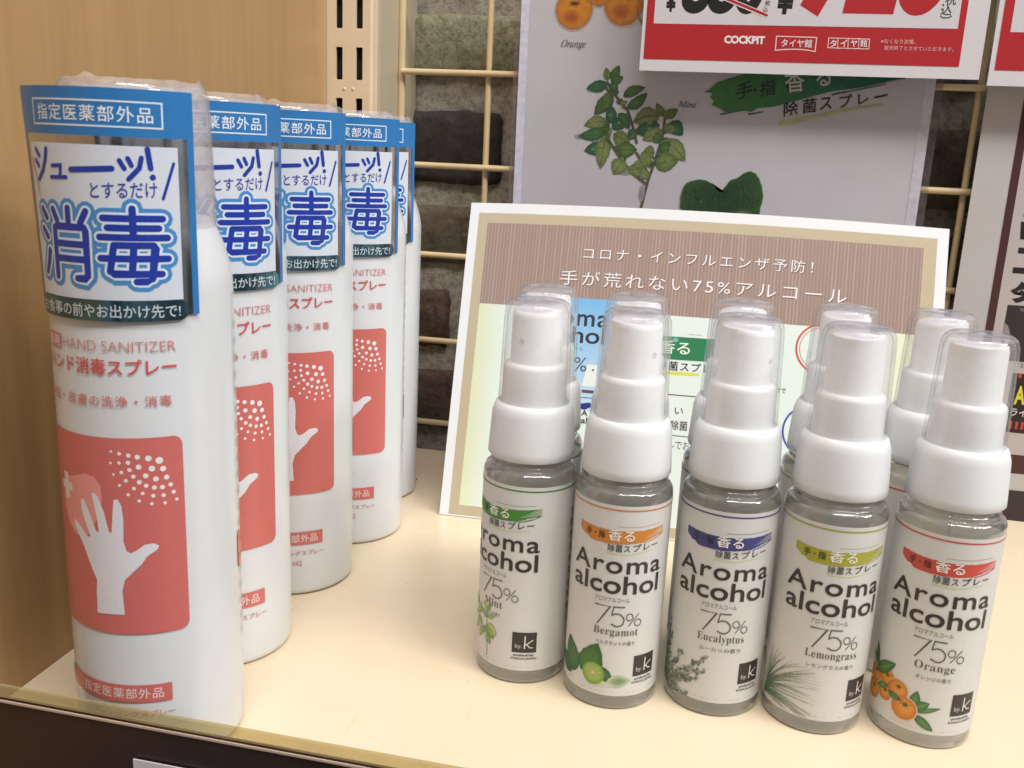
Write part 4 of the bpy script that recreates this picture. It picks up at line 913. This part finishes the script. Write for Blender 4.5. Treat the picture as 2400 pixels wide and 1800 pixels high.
K = Ink(); K.rect(R_(2329, 165)[0], R_(2329, 165)[1], a2[0]+176, a2[1]+118, RD, 1); K.rect(R_(2366, 76)[0], R_(2366, 76)[1], a2[0]+170, a2[1]+112, 'cfcad0', 2)
K.textq('¥', R_(2396, 38), R_(2424, 39), R_(2400, -10), '1f1a1c', 3, bold=.03); K.textq('980', R_(2430, 45), R_(2620, 50), R_(2450, -70), '1f1a1c', 3, bold=.09)
K.build('sign_print', flat, M['ink'], sh)
# tall bordered poster on the right
YT = 534.0; T_ = lambda px, py: at(px, py, YT)
xe = T_(2277, 450)[0]
t = thing('tyre_poster', (0, YT, 0), 'tall white poster with a dark brown border line at the right edge', 'poster')
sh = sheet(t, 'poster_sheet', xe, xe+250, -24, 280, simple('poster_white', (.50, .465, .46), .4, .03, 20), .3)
K = Ink()
bx0 = T_(2363, 450)[0]; bx1 = T_(2383, 450)[0]; bzb = T_(2385, 1110)[1]; bzt = T_(2385, 1066)[1]
K.rect(bx0, bzb, xe+240, 262, '4a2a2a', 1); K.rect(bx1, bzt, xe+236, 257, 'bbb2b0', 2)
zz = T_(2385, 1146)[1]; K.rect(bx0-1.5, -20, xe+240, T_(2385, 1150)[1], '3a2c2c', 1)
s_ = .1807; q = lambda x, y: T_(2250+x*s_, 400+y*s_)
for x_, y0_, y1_ in ((776, 660, 890), (746, 995, 1072), (676, 1250, 1328)): p0 = q(x_+12, y0_); p1 = q(x_, y1_); K.poly([p1, (p1[0]+30, p1[1]), (p0[0]+30, p0[1]), p0], '2a2123', 3)
K.poly([q(822, 560), q(960, 580), q(960, 610), q(820, 604)], 'c03a44', 3)
K.textq('タ', q(640, 1700), q(960, 1760), q(655, 1410), '2a2123', 3, bold=.06)
q2 = lambda x, y: T_(2250+x*s_, 650+y*s_)
K.poly([q2(545, 750), q2(618, 355), (q2(618, 355)[0]+60, q2(618, 355)[1]), (q2(800, 1080)[0]+55, q2(780, 1075)[1]), q2(500, 1075)], '332d30', 3)
K.poly([q2(545, 745), q2(580, 590), q2(615, 620), q2(640, 690), q2(655, 790), q2(600, 900)], '8f8a8c', 4); K.poly([q2(765, 392), q2(830, 405), q2(830, 445), q2(790, 440)], '6a6466', 4)
K.textq('225', q2(772, 1165), q2(930, 1185), q2(776, 1112), '3a3234', 3)
zb_ = q2(760, 1245); K.rect(zb_[0]-3, q2(760, 2020)[1], zb_[0]+60, zb_[1], '2b1d1f', 3)
K.poly([q2(758, 1250), q2(800, 1258), q2(795, 1305), q2(755, 1300)], 'c04a34', 4); K.textq('ALL', q2(690, 1645), q2(1010, 1660), q2(720, 1405), 'd8cf3a', 4, bold=.03)
K.textq('ライフ', q2(650, 1790), q2(960, 1830), q2(660, 1690), 'd8d4d2', 4, bold=.01)
for i in range(5): K.rect(q2(640+i*75, 1900)[0], q2(640, 1960)[1], q2(675+i*75, 1900)[0], q2(640, 1860)[1], 'b8433a', 4)
K.build('poster_print', flat, M['ink'], sh)
